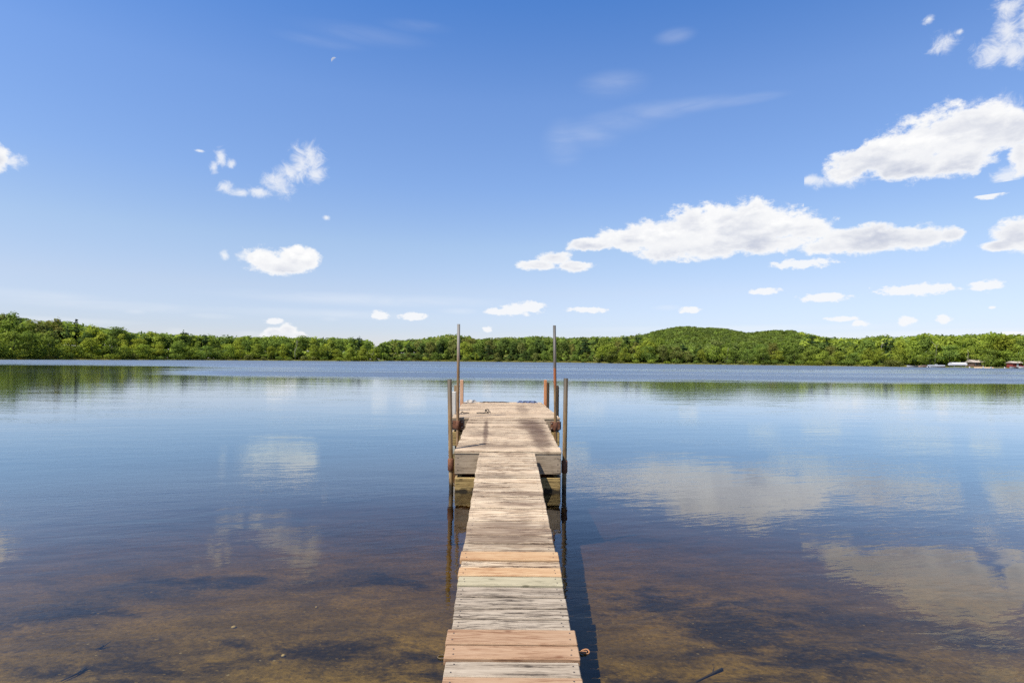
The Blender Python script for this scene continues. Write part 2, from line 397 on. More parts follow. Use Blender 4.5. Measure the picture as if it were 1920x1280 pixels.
# ------------------------------------------------------------------ water: one closed body, clear brown lake water
def water_material():
    m, nt, out = material('lake_water')
    geo = nt.add('ShaderNodeNewGeometry')
    gp = geo.outputs['Position']
    sx = nt.add('ShaderNodeSeparateXYZ'); nt.l.new(gp, sx.inputs[0])
    X, Y = sx.outputs[0], sx.outputs[1]
    flatp = nt.vmath('MULTIPLY', gp, (1.0, 1.0, 0.0))
    # wind: a breeze ruffles the far half of the lake; the lee of the near shore is calm
    wob = nt.math('MULTIPLY_ADD', nt.noise(nt.vmath('MULTIPLY', flatp, (0.012, 0.02, 0.0)), 1.0, 6.0, 0.65), 15.0, -7.5)
    edge = nt.math('ADD', nt.math('MULTIPLY_ADD', X, 0.02, Y), wob)
    ang = nt.math('ADD', nt.math('DIVIDE', X, nt.math('MAXIMUM', Y, 1.0)), nt.math('MULTIPLY_ADD', nt.noise(nt.vmath('MULTIPLY', flatp, (0.03, 0.05, 0.0)), 1.0, 4.0, 0.6), 0.3, -0.15))
    lee = nt.math('MULTIPLY', nt.sstep(ang, -.46, -.64), nt.sstep(Y, 100.0, 88.0))
    ruff = nt.math('MULTIPLY', nt.sstep(nt.math('ADD', edge, nt.math('MULTIPLY_ADD', nt.noise(nt.vmath('MULTIPLY', flatp, (0.02, 0.25, 0.0)), 1.0, 5.0, 0.65), 30.0, -15.0)), 41.0, 53.0), nt.math('MULTIPLY_ADD', lee, -0.97, 1.0))
    # gusts: a rough front, a smoother lane behind it, rough again towards the far shore
    bands = nt.math('ADD', nt.noise(nt.vmath('MULTIPLY', flatp, (0.006, 0.035, 0.0)), 1.0, 4.0, 0.6, 0.6), nt.math('MULTIPLY', nt.math('ABSOLUTE', nt.math('SUBTRACT', nt.math('DIVIDE', Y, 40.0), 2.3)), 0.10))
    ruffb = nt.math('MULTIPLY', ruff, nt.sstep(bands, 0.46, 0.66, 0.22, 1.0))
    # small waves
    def wave(sxy, detail, rough):
        return nt.noise(nt.vmath('MULTIPLY', flatp, sxy), 1.0, detail, rough)
    rot = nt.add('ShaderNodeVectorRotate', rotation_type='Z_AXIS'); nt.l.new(flatp, rot.inputs['Vector']); rot.inputs['Angle'].default_value = R(-14)
    w1 = nt.noise(nt.vmath('MULTIPLY', rot.outputs[0], (1.1, 3.4, 0.0)), 1.0, 3.0, 0.5, 0.3)
    w2 = nt.noise(nt.vmath('MULTIPLY', rot.outputs[0], (6.0, 15.0, 0.0)), 1.0, 3.0, 0.55, 0.4)
    patch = nt.noise(nt.vmath('MULTIPLY', flatp, (0.25, 0.4, 0.0)), 1.0, 3.0, 0.55)
    w3 = nt.noise(nt.vmath('MULTIPLY', flatp, (0.16, 0.6, 0.0)), 1.0, 3.0, 0.5)
    near = nt.sstep(Y, 8.0, 40.0, 1.0, 0.12)
    h = nt.math('MULTIPLY', w1, 0.0027)
    h = nt.math('ADD', h, nt.math('MULTIPLY', w2, nt.math('MULTIPLY', nt.sstep(patch, 0.35, 0.65, 0.0003, 0.0018), near)))
    h = nt.math('ADD', h, nt.math('MULTIPLY', w3, 0.008))
    h = nt.math('ADD', h, nt.math('MULTIPLY', nt.noise(nt.vmath('MULTIPLY', flatp, (1.2, 3.0, 0)), 1.0, 3.0, 0.6), nt.math('MULTIPLY', ruff, 0.03)))
    bp = nt.add('ShaderNodeBump'); bp.inputs['Strength'].default_value = 1.0; bp.inputs['Distance'].default_value = 1.0
    nt.l.new(h, bp.inputs['Height'])
    fr = nt.add('ShaderNodeFresnel'); fr.inputs['IOR'].default_value = 1.33
    nt.l.new(bp.outputs[0], fr.inputs['Normal'])
    f0 = fr.outputs[0]
    f1 = nt.math('MULTIPLY_ADD', nt.math('MULTIPLY', nt.math('MULTIPLY', f0, nt.math('SUBTRACT', 1.0, f0)), nt.sstep(f0, 0.09, 0.30)), 0.85, f0)
    gl = nt.add('ShaderNodeBsdfGlossy', distribution='GGX')
    nt.put(gl.inputs['Color'], nt.mix(nt.math('MULTIPLY', nt.math('MULTIPLY', nt.sstep(f0, .28, .42), nt.sstep(f0, .48, .70, 1.0, 0.0)), nt.math('SUBTRACT', 1.0, ruffb)), nt.mix(ruffb, (.96, .98, 1.0), (.82, .94, 1.0)), (.74, .90, 1.0)))
    nt.put(gl.inputs['Roughness'], nt.math('ADD', nt.mixf(nt.sstep(Y, 3, 30), 0.015, 0.05), nt.math('MULTIPLY', ruffb, 0.42)))
    nt.l.new(bp.outputs[0], gl.inputs['Normal'])
    tr = nt.add('ShaderNodeBsdfTransparent'); nt.put(tr.inputs['Color'], (0.97, 0.97, 0.97, 1))
    mx = nt.add('ShaderNodeMixShader')
    # ruffled water shows the faces of its waves, which meet the eye less obliquely than the flat sheet
    fac = nt.math('MULTIPLY', nt.math('MULTIPLY', f1, nt.math('MULTIPLY_ADD', ruffb, -0.58, 1.0)), nt.math('SUBTRACT', 1.0, geo.outputs['Backfacing']))
    nt.l.new(fac, mx.inputs[0]); nt.l.new(tr.outputs[0], mx.inputs[1]); nt.l.new(gl.outputs[0], mx.inputs[2])
    nt.l.new(mx.outputs[0], out.inputs['Surface'])
    va = nt.add('ShaderNodeVolumeAbsorption')
    nt.put(va.inputs['Color'], (0.64, 0.53, 0.13, 1)); va.inputs['Density'].default_value = 1.2
    nt.l.new(va.outputs[0], out.inputs['Volume'])
    return m
def build_water():
    bm = new_bm()
    box(bm, -1500, 1500, -60, 1200, -5.0, 0.0, bevel=0)
    return tag(obj('water', bm, water_material()), kind='structure')
build_water()

# ------------------------------------------------------------------ dock materials
BROWN_STAIN = (0.085, 0.050, 0.030)
M_ramp = wood('bleached_planks', lin(242, 220, 186), lin(194, 162, 126), lin(86, 60, 42), streak=1.0,
              stains=[(-.03, 4.15, .50, .34, 0, .75, (.10, .062, .040)), (.12, 4.75, .30, .10, 0, .6, (.10, .062, .040)), (-.1, 5.5, .3, .08, 0, .5, (.12, .08, .05)), (.1, 5.0, .3, .06, 0, .6, (.11, .07, .045))])
M_grey = wood('grey_planks', lin(212, 194, 168), lin(166, 147, 124), lin(60, 48, 38), streak=0.9)
M_new = wood('fresh_pine', lin(228, 192, 146), lin(214, 168, 120), lin(164, 106, 62), streak=0.6, tint=0.1)
M_new2 = wood('worn_pine', lin(208, 172, 136), lin(190, 150, 114), lin(132, 80, 46), streak=0.6, tint=0.12)
M_green = wood('treated_green_pine', lin(212, 198, 162), lin(198, 184, 148), lin(126, 118, 88), streak=0.5, tint=0.03)
M_deck1 = wood('near_deck_planks', lin(244, 220, 184), lin(200, 168, 132), lin(100, 70, 50), streak=0.95,
               stains=[(0.36, 2.1, .24, .95, 0.04, .95, BROWN_STAIN), (0.42, 1.0, .17, 1.2, 0.02, .95, BROWN_STAIN), (-0.30, 1.5, .045, 1.5, 0.02, .95, BROWN_STAIN), (-.35, 1.2, .25, .3, 0, .5, BROWN_STAIN), (-.2, .3, .5, .2, 0, .5, BROWN_STAIN)])
M_deck2 = wood('far_deck_planks', lin(242, 216, 180), lin(208, 176, 138), lin(108, 78, 56), streak=0.85,
               stains=[(0.35, 1.6, .14, 1.4, 0.0, .5, BROWN_STAIN), (-.4, .6, .45, .12, 0, .4, BROWN_STAIN)])
M_fascia = wood('grey_fascia', lin(222, 198, 166), lin(176, 152, 124), lin(76, 60, 46), streak=0.8, wet=True)
M_sill = wood('yellow_lower_board', lin(226, 194, 128), lin(182, 150, 92), lin(66, 50, 30), streak=0.8, wet=True)
M_side = wood('side_joists', lin(206, 176, 126), lin(158, 130, 88), lin(62, 50, 32), streak=0.7, grain_axis='Y', wet=True)
M_nail = flat('nail_heads', (0.05, 0.04, 0.035), 0.6)
M_rust = patchy('rusted_steel', [lin(92, 58, 42), lin(140, 90, 62), lin(172, 116, 82)], (25, 25, 25), 0.85, bump=.08)
M_bolt = flat('zinc_bolts', (0.45, 0.38, 0.30), 0.5, 0.3)

# ------------------------------------------------------------------ the ramp (gangway)
RY0, RZ0, SL = 2.469, 0.10, 0.0884
def ramp_z(Y): return RZ0 + SL * (Y - RY0)
def ramp_edges(Y):
    t = (Y - 2.469) / (6.459 - 2.469)
    return -0.291 + t * (-0.366 + 0.291), 0.320 + t * (0.269 - 0.320)
def ramp_Y(y): return 1.618 / ((y - 675) / F + SL)
def plank(bm, Y0, Y1, xl, xr, th=0.036, lift=0.0, tone=None, skew=0.0, mat=0, nails=None):
    g = 0.0068
    a, b = Y0 + g, Y1 - g
    z0, z1 = ramp_z(a) + lift, ramp_z(b) + lift
    hexa(bm, [(xl, a, z0 - th), (xr, a + skew, z0 - th), (xr, b + skew, z1 - th), (xl, b, z1 - th),
              (xl, a, z0), (xr, a + skew, z0), (xr, b + skew, z1), (xl, b, z1)], 0.004, tone, mat)
    if nails is not None:
        for xx in (xl + 0.035, xr - 0.035):
            for f in (0.28, 0.72):
                yy = a + (b - a) * f + random.uniform(-.008, .008); xn = xx + random.uniform(-.008, .008)
                tube(bm, [(xn, yy, ramp_z(yy) + lift - .002), (xn, yy, ramp_z(yy) + lift + .0012)], 0.0042, 8, mat=nails)
gang = thing('gangway', 'narrow sloping plank walkway with patched boards leading from shore up to dock', 'walkway', (0, 0, 0))
bm_old = new_bm()
seams = [1034, 1051, 1064, 1081, 1099, 1119, 1140, 1160, 1180, 1210, 1238, 1269]
YS = [ramp_Y(s) for s in seams]
# far, old part: even boards
y = YS[0]
n_old = 19
step = (6.452 - y) / n_old
for i in range(n_old):
    a, b = y + i * step, y + (i + 1) * step
    xl, xr = ramp_edges((a + b) / 2)
    j = 0.0045
    plank(bm_old, a, b, xl + random.uniform(-j, j), xr + random.uniform(-j, j), lift=random.uniform(-.005, .005), tone=rtone(0.1, 0.9), skew=random.uniform(-.003, .003), nails=1)
# board between the two fresh ones
def edges_at(i, dl=0.0, dr=0.0):
    a, b = YS[i + 1], YS[i]
    xl, xr = ramp_edges((a + b) / 2)
    return a, b, xl + dl, xr + dr
a, b, xl, xr = edges_at(1, 0.0, 0.012); plank(bm_old, a, b, xl, xr, tone=(.3, .6, .7, 1), nails=1)
obj('decking', bm_old, [M_ramp, M_nail], gang)
bm_g = new_bm()
for i, (dl, dr) in ((4, (0.0, 0.0)), (5, (0.0, 0.002)), (6, (0.003, 0.0)), (7, (0.006, -0.004))):
    a, b, xl, xr = edges_at(i, dl, dr); plank(bm_g, a, b, xl, xr, tone=rtone(.45, .65), nails=1)
a, b, xl, xr = edges_at(10, 0.0, 0.0); plank(bm_g, a, b, xl, xr, tone=rtone(.5, .6), nails=1)
yb = YS[11]
for i in range(6):
    if i in (0,): 
        yb -= 0.135; continue
    xl, xr = ramp_edges(yb - .06); plank(bm_g, yb - 0.135, yb, xl, xr, tone=rtone(.3, .6), nails=1); yb -= 0.135
gb = obj('grey_decking', bm_g, [M_grey, M_nail], gang); gb['label'] = 'grey weathered boards at the near end'
def patch_plank(i, mat, lab, dl, dr, lift=0.006, Yab=None):
    bm = new_bm()
    if Yab: a, b = Yab; xl, xr = ramp_edges((a + b) / 2); xl += dl; xr += dr
    else: a, b, xl, xr = edges_at(i, dl, dr)
    plank(bm, a, b, xl, xr, lift=lift, tone=rtone(.4, .6), nails=1)
    o = obj('replacement_plank', bm, [mat, M_nail], gang); o['label'] = lab
patch_plank(0, M_new, 'fresh orange pine board farthest up the walkway', -0.012, 0.014)
patch_plank(2, M_new, 'fresh orange pine board next to the pale green one', -0.008, 0.008)
patch_plank(3, M_green, 'pale green treated board', -0.002, 0.004)
patch_plank(8, M_new2, 'pinkish tan board, upper of the adjoining pair', -0.014, 0.014)
patch_plank(9, M_new2, 'pinkish tan board, lower of the adjoining pair', -0.010, 0.012)
patch_plank(0, M_new2, 'tan board at the bottom edge of the photo', 0.0, 0.0, Yab=(YS[11] - .135, YS[11]))
for s in (-1, 1):
    bm = new_bm()
    Ya, Yb = 1.75, 6.43
    xa = ramp_edges(Ya)[0 if s < 0 else 1] - s * 0.05; xb = ramp_edges(Yb)[0 if s < 0 else 1] - s * 0.05
    za, zb = ramp_z(Ya) - .043, ramp_z(Yb) - .043
    w = .019
    hexa(bm, [(xa - w, Ya, za - .05), (xa + w, Ya, za - .05), (xb + w, Yb, zb - .14), (xb - w, Yb, zb - .14), (xa - w, Ya, za), (xa + w, Ya, za), (xb + w, Yb, zb), (xb - w, Yb, zb)], .003)
    obj('stringer', bm, M_side, gang)

# ------------------------------------------------------------------ dock sections
def dock(name, label, x0, y0, rz, hw, L, ztop, dz, mats, nplank, lips):
    """platform whose front centre stands at (x0,y0); hw = half width, L = length, dz = rise over the length"""
    mdeck, mf, ms = mats
    T = thing(name, label, 'dock section', (x0, y0, 0), rz)
    bm = new_bm()
    st = L / nplank
    zt = lambda y: ztop + dz * y / L
    for i in range(nplank):
        a, b = i * st + .006, (i + 1) * st - .006
        j = .010
        xl, xr = -hw + random.uniform(-j, j) * (i > 0), hw + random.uniform(-j, j) * (i > 0)
        l = random.uniform(-.005, .005)
        hexa(bm, [(xl, a, zt(a) - .034 + l), (xr, a, zt(a) - .034 + l), (xr, b, zt(b) - .034 + l), (xl, b, zt(b) - .034 + l),
                  (xl, a, zt(a) + l), (xr, a, zt(a) + l), (xr, b, zt(b) + l), (xl, b, zt(b) + l)], .0035, rtone(.12, .85))
        for xx in (xl + .05, xr - .05, 0.0):
            yy = (a + b) / 2 + random.uniform(-.02, .02)
            tube(bm, [(xx, yy, zt(yy) + l - .002), (xx, yy, zt(yy) + l + .001)], .0045, 6, mat=1)
    obj('deck', bm, [mdeck, M_nail], T)
    zf1, zf0, zl1, zl0 = lips
    # fascia board and lower board across the front and back
    for yy, nm in ((0.012, 'front'), (L - .05, 'back')):
        up = 0 if nm == 'front' else dz
        bm = new_bm(); box(bm, -hw + .004, hw - .004, yy, yy + .038, zf0 + up, zf1 + up, .004, rtone(.4, .6))
        if nm == 'front':
            for s in (-1, 1):
                for k in range(3):
                    zz = zf0 + (zf1 - zf0) * (.2 + .3 * k)
                    tube(bm, [(s * (hw - .04), yy + .002, zz), (s * (hw - .04), yy - .0015, zz)], .006, 8, mat=1)
        obj('fascia_board', bm, [mf, M_nail], T)
        bm = new_bm()
        n = 14    # rough lower edge
        lay = tone_of(bm)
        x = -hw + .004
        for k in range(n):
            xa = -hw + .004 + (2 * hw - .008) * k / n; xb = -hw + .004 + (2 * hw - .008) * (k + 1) / n
            pass
        box(bm, -hw + .006, hw - .006, yy + .002, yy + .044, zl0, zl1 + up, .006, rtone(.4, .6))
        obj('lower_board', bm, ms, T)
    for s in (-1, 1):
        bm = new_bm()
        xa, xb = (s * hw - s * .040, s * hw - s * .006)
        xa, xb = min(xa, xb), max(xa, xb)
        a, b = .052, L - .052
        hexa(bm, [(xa, a, zf0), (xb, a, zf0), (xb, b, zf0 + dz), (xa, b, zf0 + dz), (xa, a, zf1), (xb, a, zf1), (xb, b, zf1 + dz), (xa, b, zf1 + dz)], .004)
        hexa(bm, [(xa, a, zl0), (xb, a, zl0), (xb, b, zl0), (xa, b, zl0), (xa, a, zl1), (xb, a, zl1), (xb, b, zl1 + dz), (xa, b, zl1 + dz)], .004)
        for yy in (.09, L * .5, L - .2):
            hexa(bm, [(xa - s * .038, yy, -.05), (xb - s * .038, yy, -.05), (xb - s * .038, yy + .09, -.05), (xa - s * .038, yy + .09, -.05),
                      (xa - s * .038, yy, zf1 - .01), (xb - s * .038, yy, zf1 - .01), (xb - s * .038, yy + .09, zf1 - .01), (xa - s * .038, yy + .09, zf1 - .01)], .004)
        obj('side_joist', bm, M_side, T)
    bm = new_bm()
    for k in range(1, 5):
        yy = L * k / 5
        box(bm, -hw + .045, hw - .045, yy, yy + .038, zf0 + dz * k / 5 + .01, zf1 + dz * k / 5 - .003, .003)
    obj('cross_beam', bm, M_fascia, T)
    return T
D1 = dock('dock_section', 'near weathered dock section with dark brown stains and boarded front face above water', -.036, 6.476, .0149, .61, 2.885, .465, .085,
          (M_deck1, M_fascia, M_sill), 20, (.428, .200, .158, -.03))
D2 = dock('dock_section', 'wider far dock section at the outer end with rope lying on deck', -.084, 9.372, .036, .891, 3.56, .552, -.008,
          (M_deck2, M_fascia, M_sill), 25, (.515, .345, .312, .085))

def bracket(T, x, y, z0, z1, r, plate=None, world=True):
    """rusty pipe sleeve bolted to the dock face (given in world coordinates)"""
    inv = Matrix.Translation(Vector(T.location)) @ Matrix.Rotation(T.rotation_euler[2], 4, 'Z')
    inv = inv.inverted()
    c = inv @ Vector((x, y, 0))
    bm = new_bm()
    tube(bm, [(c.x, c.y, z0), (c.x, c.y, z0 + .004), (c.x, c.y, z1 - .004), (c.x, c.y, z1)], [r - .003, r, r, r - .003], 18)
    if plate:
        px0, px1, yp, th = plate      # plate along x, behind the sleeve, in world metres
        a = inv @ Vector((px0, yp, 0)); b = inv @ Vector((px1, yp, 0))
        box(bm, a.x, b.x, a.y - th, a.y, z0 + .004, z1 - .004, .003)
    br = obj('pipe_bracket', bm, M_rust, T)
    if plate:
        for px in (px0 + .018, px1 - .018):
            for zz in (z0 + .03, z1 - .03):
                bm = new_bm()
                q = inv @ Vector((px, yp - th, 0))
                tube(bm, [(q.x, q.y - .008, zz), (q.x, q.y + .001, zz)], .009, 6)
                obj('bolt', bm, M_bolt, br)
    return br

M_pipe_old = patchy('weathered_pipe', [lin(116, 88, 54), lin(166, 130, 84), lin(198, 166, 118)], (18, 18, 5), 0.6,
                    zgrad=[(.75, 1.2, lin(92, 78, 58)), (.16, .02, lin(56, 44, 26))])
M_pipe_dark = patchy('weathered_pipe_dark', [lin(104, 80, 50), lin(148, 118, 76), lin(180, 148, 104)], (18, 18, 5), 0.6,
                     zgrad=[(.8, 1.25, lin(84, 72, 52)), (.16, .02, lin(56, 44, 26))])
M_pipe_tall = patchy('galvanised_pipe', [lin(114, 84, 54), lin(164, 126, 84), lin(194, 160, 118)], (18, 18, 4), 0.5,
                     zgrad=[(1.2, 2.0, lin(140, 134, 124))])
M_pipe_tall2 = patchy('galvanised_pipe_rusting', [lin(108, 82, 52), lin(152, 118, 76), lin(184, 148, 104)], (18, 18, 4), 0.5,
                      zgrad=[(1.02, 1.14, lin(186, 108, 60)), (1.36, 1.4, lin(108, 98, 84)), (1.6, 2.1, lin(96, 92, 84))])
def pole(name, label, cat, top, bot, r, mat, hollow=.82, below=1.0, group=None):
    top, bot = Vector(top), Vector(bot)
    d = (top - bot).normalized()
    start = bot - d * (bot.z + below) / d.z
    o = thing(name, label, cat, (start.x, start.y, start.z), 0, group)
    bm = new_bm()
    L = (top - start).length
    pts = [d * (L * t) for t in (0, .25, .5, .75, 1)]
    tube(bm, pts, r, 18, hollow=hollow)
    q = obj('pipe', bm, mat, o)
    return o, start, d
def pole_at(pos, d, z): return pos + d * ((z - pos.z) / d.z)
G = 'pipe poles holding the dock'
o, s, d = pole('mooring_pole', 'short pipe pole with dark top at left front corner of near dock section', 'pole', P(843, 711, 6.60), P(846, 918, 6.60), .0255, M_pipe_old, group=G)
q = pole_at(s, d, .28); bracket(D1, q.x, q.y, .215, .355, .036)
o, s, d = pole('mooring_pole', 'short pipe pole with dark top at right front corner of near dock section', 'pole', P(1061, 709, 6.60), P(1058, 890, 6.60), .0255, M_pipe_dark, group=G)
q = pole_at(s, d, .28); bracket(D1, q.x, q.y, .20, .345, .036)
o, s, d = pole('mooring_pole', 'tall slim pipe pole rising left of the dock where both sections meet', 'pole', P(860, 607.5, 9.30), P(858, 830, 9.30), .024, M_pipe_tall, group=G)
q = pole_at(s, d, .44); bracket(D2, q.x, q.y, .365, .505, .034, plate=(q.x - .115, q.x + .085, 9.372 + .006 - .036 * (q.x + .084) * -1, .008))
o, s, d = pole('mooring_pole', 'tall slim pipe pole with rusty orange middle rising right of the dock', 'pole', P(1039.5, 610, 9.30), P(1042, 830, 9.30), .024, M_pipe_tall2, group=G)
q = pole_at(s, d, .44); bracket(D2, q.x, q.y, .355, .495, .034, plate=(q.x - .075, q.x + .10, 9.372 + .006 + .036 * (q.x + .084), .008))
# square and round posts along the far section
M_orange = patchy('orange_rust_post', [lin(190, 112, 62), lin(228, 148, 92), lin(240, 172, 116)], (14, 14, 3), .85)
M_orange2 = patchy('pale_orange_post', [lin(206, 142, 98), lin(238, 180, 136), lin(248, 204, 164)], (14, 14, 3), .85)
M_tan = wood('tan_post', lin(206, 178, 136), lin(170, 140, 100), lin(96, 72, 46), streak=.5, grain_axis='Z', knots=False)
M_white = patchy('flaking_white_paint', [lin(196, 178, 154), lin(240, 232, 216), lin(252, 246, 234)], (9, 9, 3), .8)
M_brownpost = wood('dark_post', lin(112, 92, 66), lin(84, 68, 48), lin(40, 32, 22), streak=.6, grain_axis='Z', knots=False)
def sq_post(name, label, c, ztop, w, dpt, mat, cap=False, lean=(0, 0), part='timber'):
    o = thing(name, label, 'post', (c[0], c[1], -.9))
    bm = new_bm()
    h = ztop + .9
    a, b = w / 2, dpt / 2
    lx, ly = lean
    hexa(bm, [(-a, -b, 0), (a, -b, 0), (a, b, 0), (-a, b, 0), (lx - a, ly - b, h), (lx + a, ly - b, h), (lx + a, ly + b, h), (lx - a, ly + b, h)], .006)
    obj(part, bm, mat, o)
    return o
p = P(851, 734, 9.9); sq_post('dock_post', 'flaking white square post beside left edge of far dock section', (p.x, p.y), p.z, .078, .078, M_white)
p = P(855, 722, 10.6); sq_post('dock_post', 'slim tan wooden post half hidden behind the tall left pole', (p.x, p.y), p.z, .065, .07, M_tan)
p = P(866, 712, 12.45); sq_post('dock_post', 'pale orange square post at left far corner of dock', (p.x, p.y), p.z, .072, .08, M_orange2)
p = P(1022.7, 712, 12.35); sq_post('dock_post', 'bright rusty orange flat post at right far corner of dock', (p.x, p.y), p.z, .062, .07, M_orange)
p = P(1027.7, 717, 12.05); sq_post('dock_post', 'dark brown timber post just right of the rusty orange post', (p.x, p.y), p.z, .05, .10, M_brownpost)
p = P(1045, 722, 10.4)
o = thing('dock_post', 'round topped dark wooden post behind the tall right pole', 'post', (p.x, p.y, -.9))
bm = new_bm(); h = p.z + .9
tube(bm, [(0, 0, 0), (0, 0, h * .5), (0, 0, h - .05), (0, 0, h - .015), (0, 0, h)], [.034, .033, .032, .025, .008], 16)
obj('timber', bm, M_brownpost, o)

# rope loop and loose ends on the far section, bits of cloth at its outer edge
M_rope = flat('black_rope', (0.02, 0.018, 0.016), .9, scale=60)
def zd2(y): return .552
c = P(913, 776, 10.05)
o = thing('rope', 'short black rope with upright loop lying on far dock section', 'rope', (c.x, c.y, .556))
bm = new_bm()
for k in range(2):
    pts = [((.030 + .016 * k) * math.cos(t + k) + .016 * k, .03 * math.sin(t * 1.7 + k) + .02 * k, .040 + (.036 - .01 * k) * math.sin(t) + .008 * math.sin(3 * t)) for t in np.linspace(0, 2 * PI * .93, 22)]
    tube(bm, pts, .0065, 8)
obj('loop', bm, M_rope, o)
bm = new_bm()
tube(bm, [(-.03, .0, .011), (-.08, -.01, .010), (-.13, .012, .009), (-.18, -.02, .009)], .008, 8)
obj('tail', bm, M_rope, o)
c = P(866, 777, 9.95)
bm = new_bm()
tube(bm, [(-.02, 0, .012), (.0, .04, .03), (.03, .06, .012), (.07, .09, .010), (.12, .07, .010)], .008, 8)
o = obj('rope', bm, M_rope, None, loc=(c.x, c.y, .556)); tag(o, 'frayed dark rope end beside the tall left pole', 'rope')
def crumple(name, label, cat, x0, x1, y0, y1, zb, hh, mat, seed, n=26):
    rs = random.Random(seed)
    bm = new_bm()
    grid = []
    m = 8
    for i in range(n + 1):
        row = []
        for j in range(m + 1):
            e = min(i, n - i, 3) / 3 * min(j, m - j, 2) / 2
            row.append(bm.verts.new((x0 + (x1 - x0) * i / n + rs.uniform(-.01, .01), y0 + (y1 - y0) * j / m + rs.uniform(-.01, .01) + .03 * math.sin(i * .9 + seed),
                                     zb + .004 + e * hh * (.35 + .65 * rs.random()) )))
        grid.append(row)
    for i in range(n):
        for j in range(m):
            bm.faces.new([grid[i][j], grid[i + 1][j], grid[i + 1][j + 1], grid[i][j + 1]])
    bot = [grid[i][0] for i in range(n + 1)] + [grid[n][j] for j in range(1, m + 1)] + [grid[i][m] for i in range(n - 1, -1, -1)] + [grid[0][j] for j in range(m - 1, 0, -1)]
    bm.faces.new(bot)
    o = obj(name, bm, mat)
    return tag(o, label, cat)
crumple('rag', 'crumpled whitish rag on left outer corner of far dock section', 'rag', -1.05, -.78, 12.72, 12.86, .545, .06, flat('white_rag', lin(214, 204, 190), .9, scale=20), 3, 14)
crumple('tarp_strip', 'rumpled blue and brown tarp strip along right outer edge of dock', 'tarp', .12, .58, 12.74, 12.88, .545, .045,
        patchy('blue_brown_tarp', [lin(70, 60, 56), lin(92, 110, 150), lin(120, 130, 160)], (12, 12, 12), .8), 5, 26)
crumple('bark_strip', 'thin brown strip of bark along outer edge of far dock deck', 'bark', -.72, -.05, 12.76, 12.84, .545, .018, flat('bark', lin(96, 76, 58), .9, scale=30), 9, 26)

# ------------------------------------------------------------------ small things in the shallows
M_leafdry = flat('dead_leaf', lin(196, 140, 96), .8, scale=30)
def surface_pt(x, y):
    u, v = uv(x, y); Y = F * HC / v
    return Vector((u * Y / F, Y, 0))
c = surface_pt(1092, 1223)
o = thing('floating_leaf', 'curled dry leaf floating at right edge of the walkway', 'leaf', (c.x, c.y, .004), .2)
bm = new_bm()
pts = [(.026 * math.cos(t) + .01, .018 * math.sin(t), .004 * math.sin(2 * t)) for t in np.linspace(-PI * .95, PI * .95, 20)]
tube(bm, pts, .004, 6)
vs = [bm.verts.new((.010 + .015 * math.cos(t), .009 * math.sin(t), .001)) for t in np.linspace(0, 2 * PI, 12, endpoint=False)]
bm.faces.new(vs)
obj('blade', bm, M_leafdry, o)
bm = new_bm(); tube(bm, [(-.016, 0, .002), (-.03, -.004, .002), (-.045, .002, .001)], .0022, 6); obj('stalk', bm, M_leafdry, o)
c = surface_pt(829, 1232)
bm = new_bm()
tube(bm, [(.022 * math.cos(t), .018 * math.sin(t), .002) for t in np.linspace(.3, 2 * PI - .2, 22)], .0026, 6)
tag(obj('floating_grass_ring', bm, flat('dry_grass', lin(120, 100, 70), .8), None, loc=(c.x, c.y, .001)), 'thin ring of dry grass afloat at left edge of the walkway', 'grass ring')
M_stick = flat('sunken_stick', (0.03, 0.022, 0.014), .9)
def bed_pt(x, y):
    u, v = uv(x, y)
    Y = F * HC / v
    for _ in range(12):
        Y = F * (HC - gz(u * Y / F, Y)) / v
    return Vector((u * Y / F, Y, gz(u * Y / F, Y)))
for (xa, ya, xb, yb_, lab) in ((1305, 1279, 1354, 1257, 'thick dark stick lying on the lake bed right of the walkway'),
                               (114, 1279, 160, 1255, 'thin dark stick on the lake bed at bottom left'),
                               (178, 1219, 192, 1214, 'short dark stub on the lake bed near the left edge')):
    a, b = bed_pt(xa, ya), bed_pt(xb, yb_)
    bm = new_bm()
    mid = (b - a) * .5 + Vector((.012, .01, .008))
    tube(bm, [Vector((0, 0, .008)), mid, b - a + Vector((0, 0, .012))], [.003, .006, .008], 8)
    br = (b - a) * .6
    tube(bm, [br, br + Vector((.03, .05, .02))], [.005, .002], 6)
    tag(obj('stick', bm, M_stick, None, loc=a), lab, 'stick')
M_stone = patchy('pale_stone', [lin(150, 120, 60), lin(200, 176, 120), lin(220, 204, 160)], (30, 30, 30), .8)
for i, (x, y, r, lab) in enumerate(((438, 1176, .016, 'pale pebble on sunken sand, largest left of the walkway'), (531, 1229, .012, 'small yellowish pebble among dark weed left of the walkway'),
                                    (593, 1138, .010, 'small pale pebble farthest out in the left shallows'))):
    p = bed_pt(x, y)
    bm = new_bm()
    bmesh.ops.create_icosphere(bm, subdivisions=2, radius=r)
    rs = random.Random(i)
    for v in bm.verts: v.co *= rs.uniform(.82, 1.1); v.co.z *= .55
    tag(obj('pebble', bm, M_stone, None, True, loc=p + Vector((0, 0, r * .3))), lab, 'pebble')

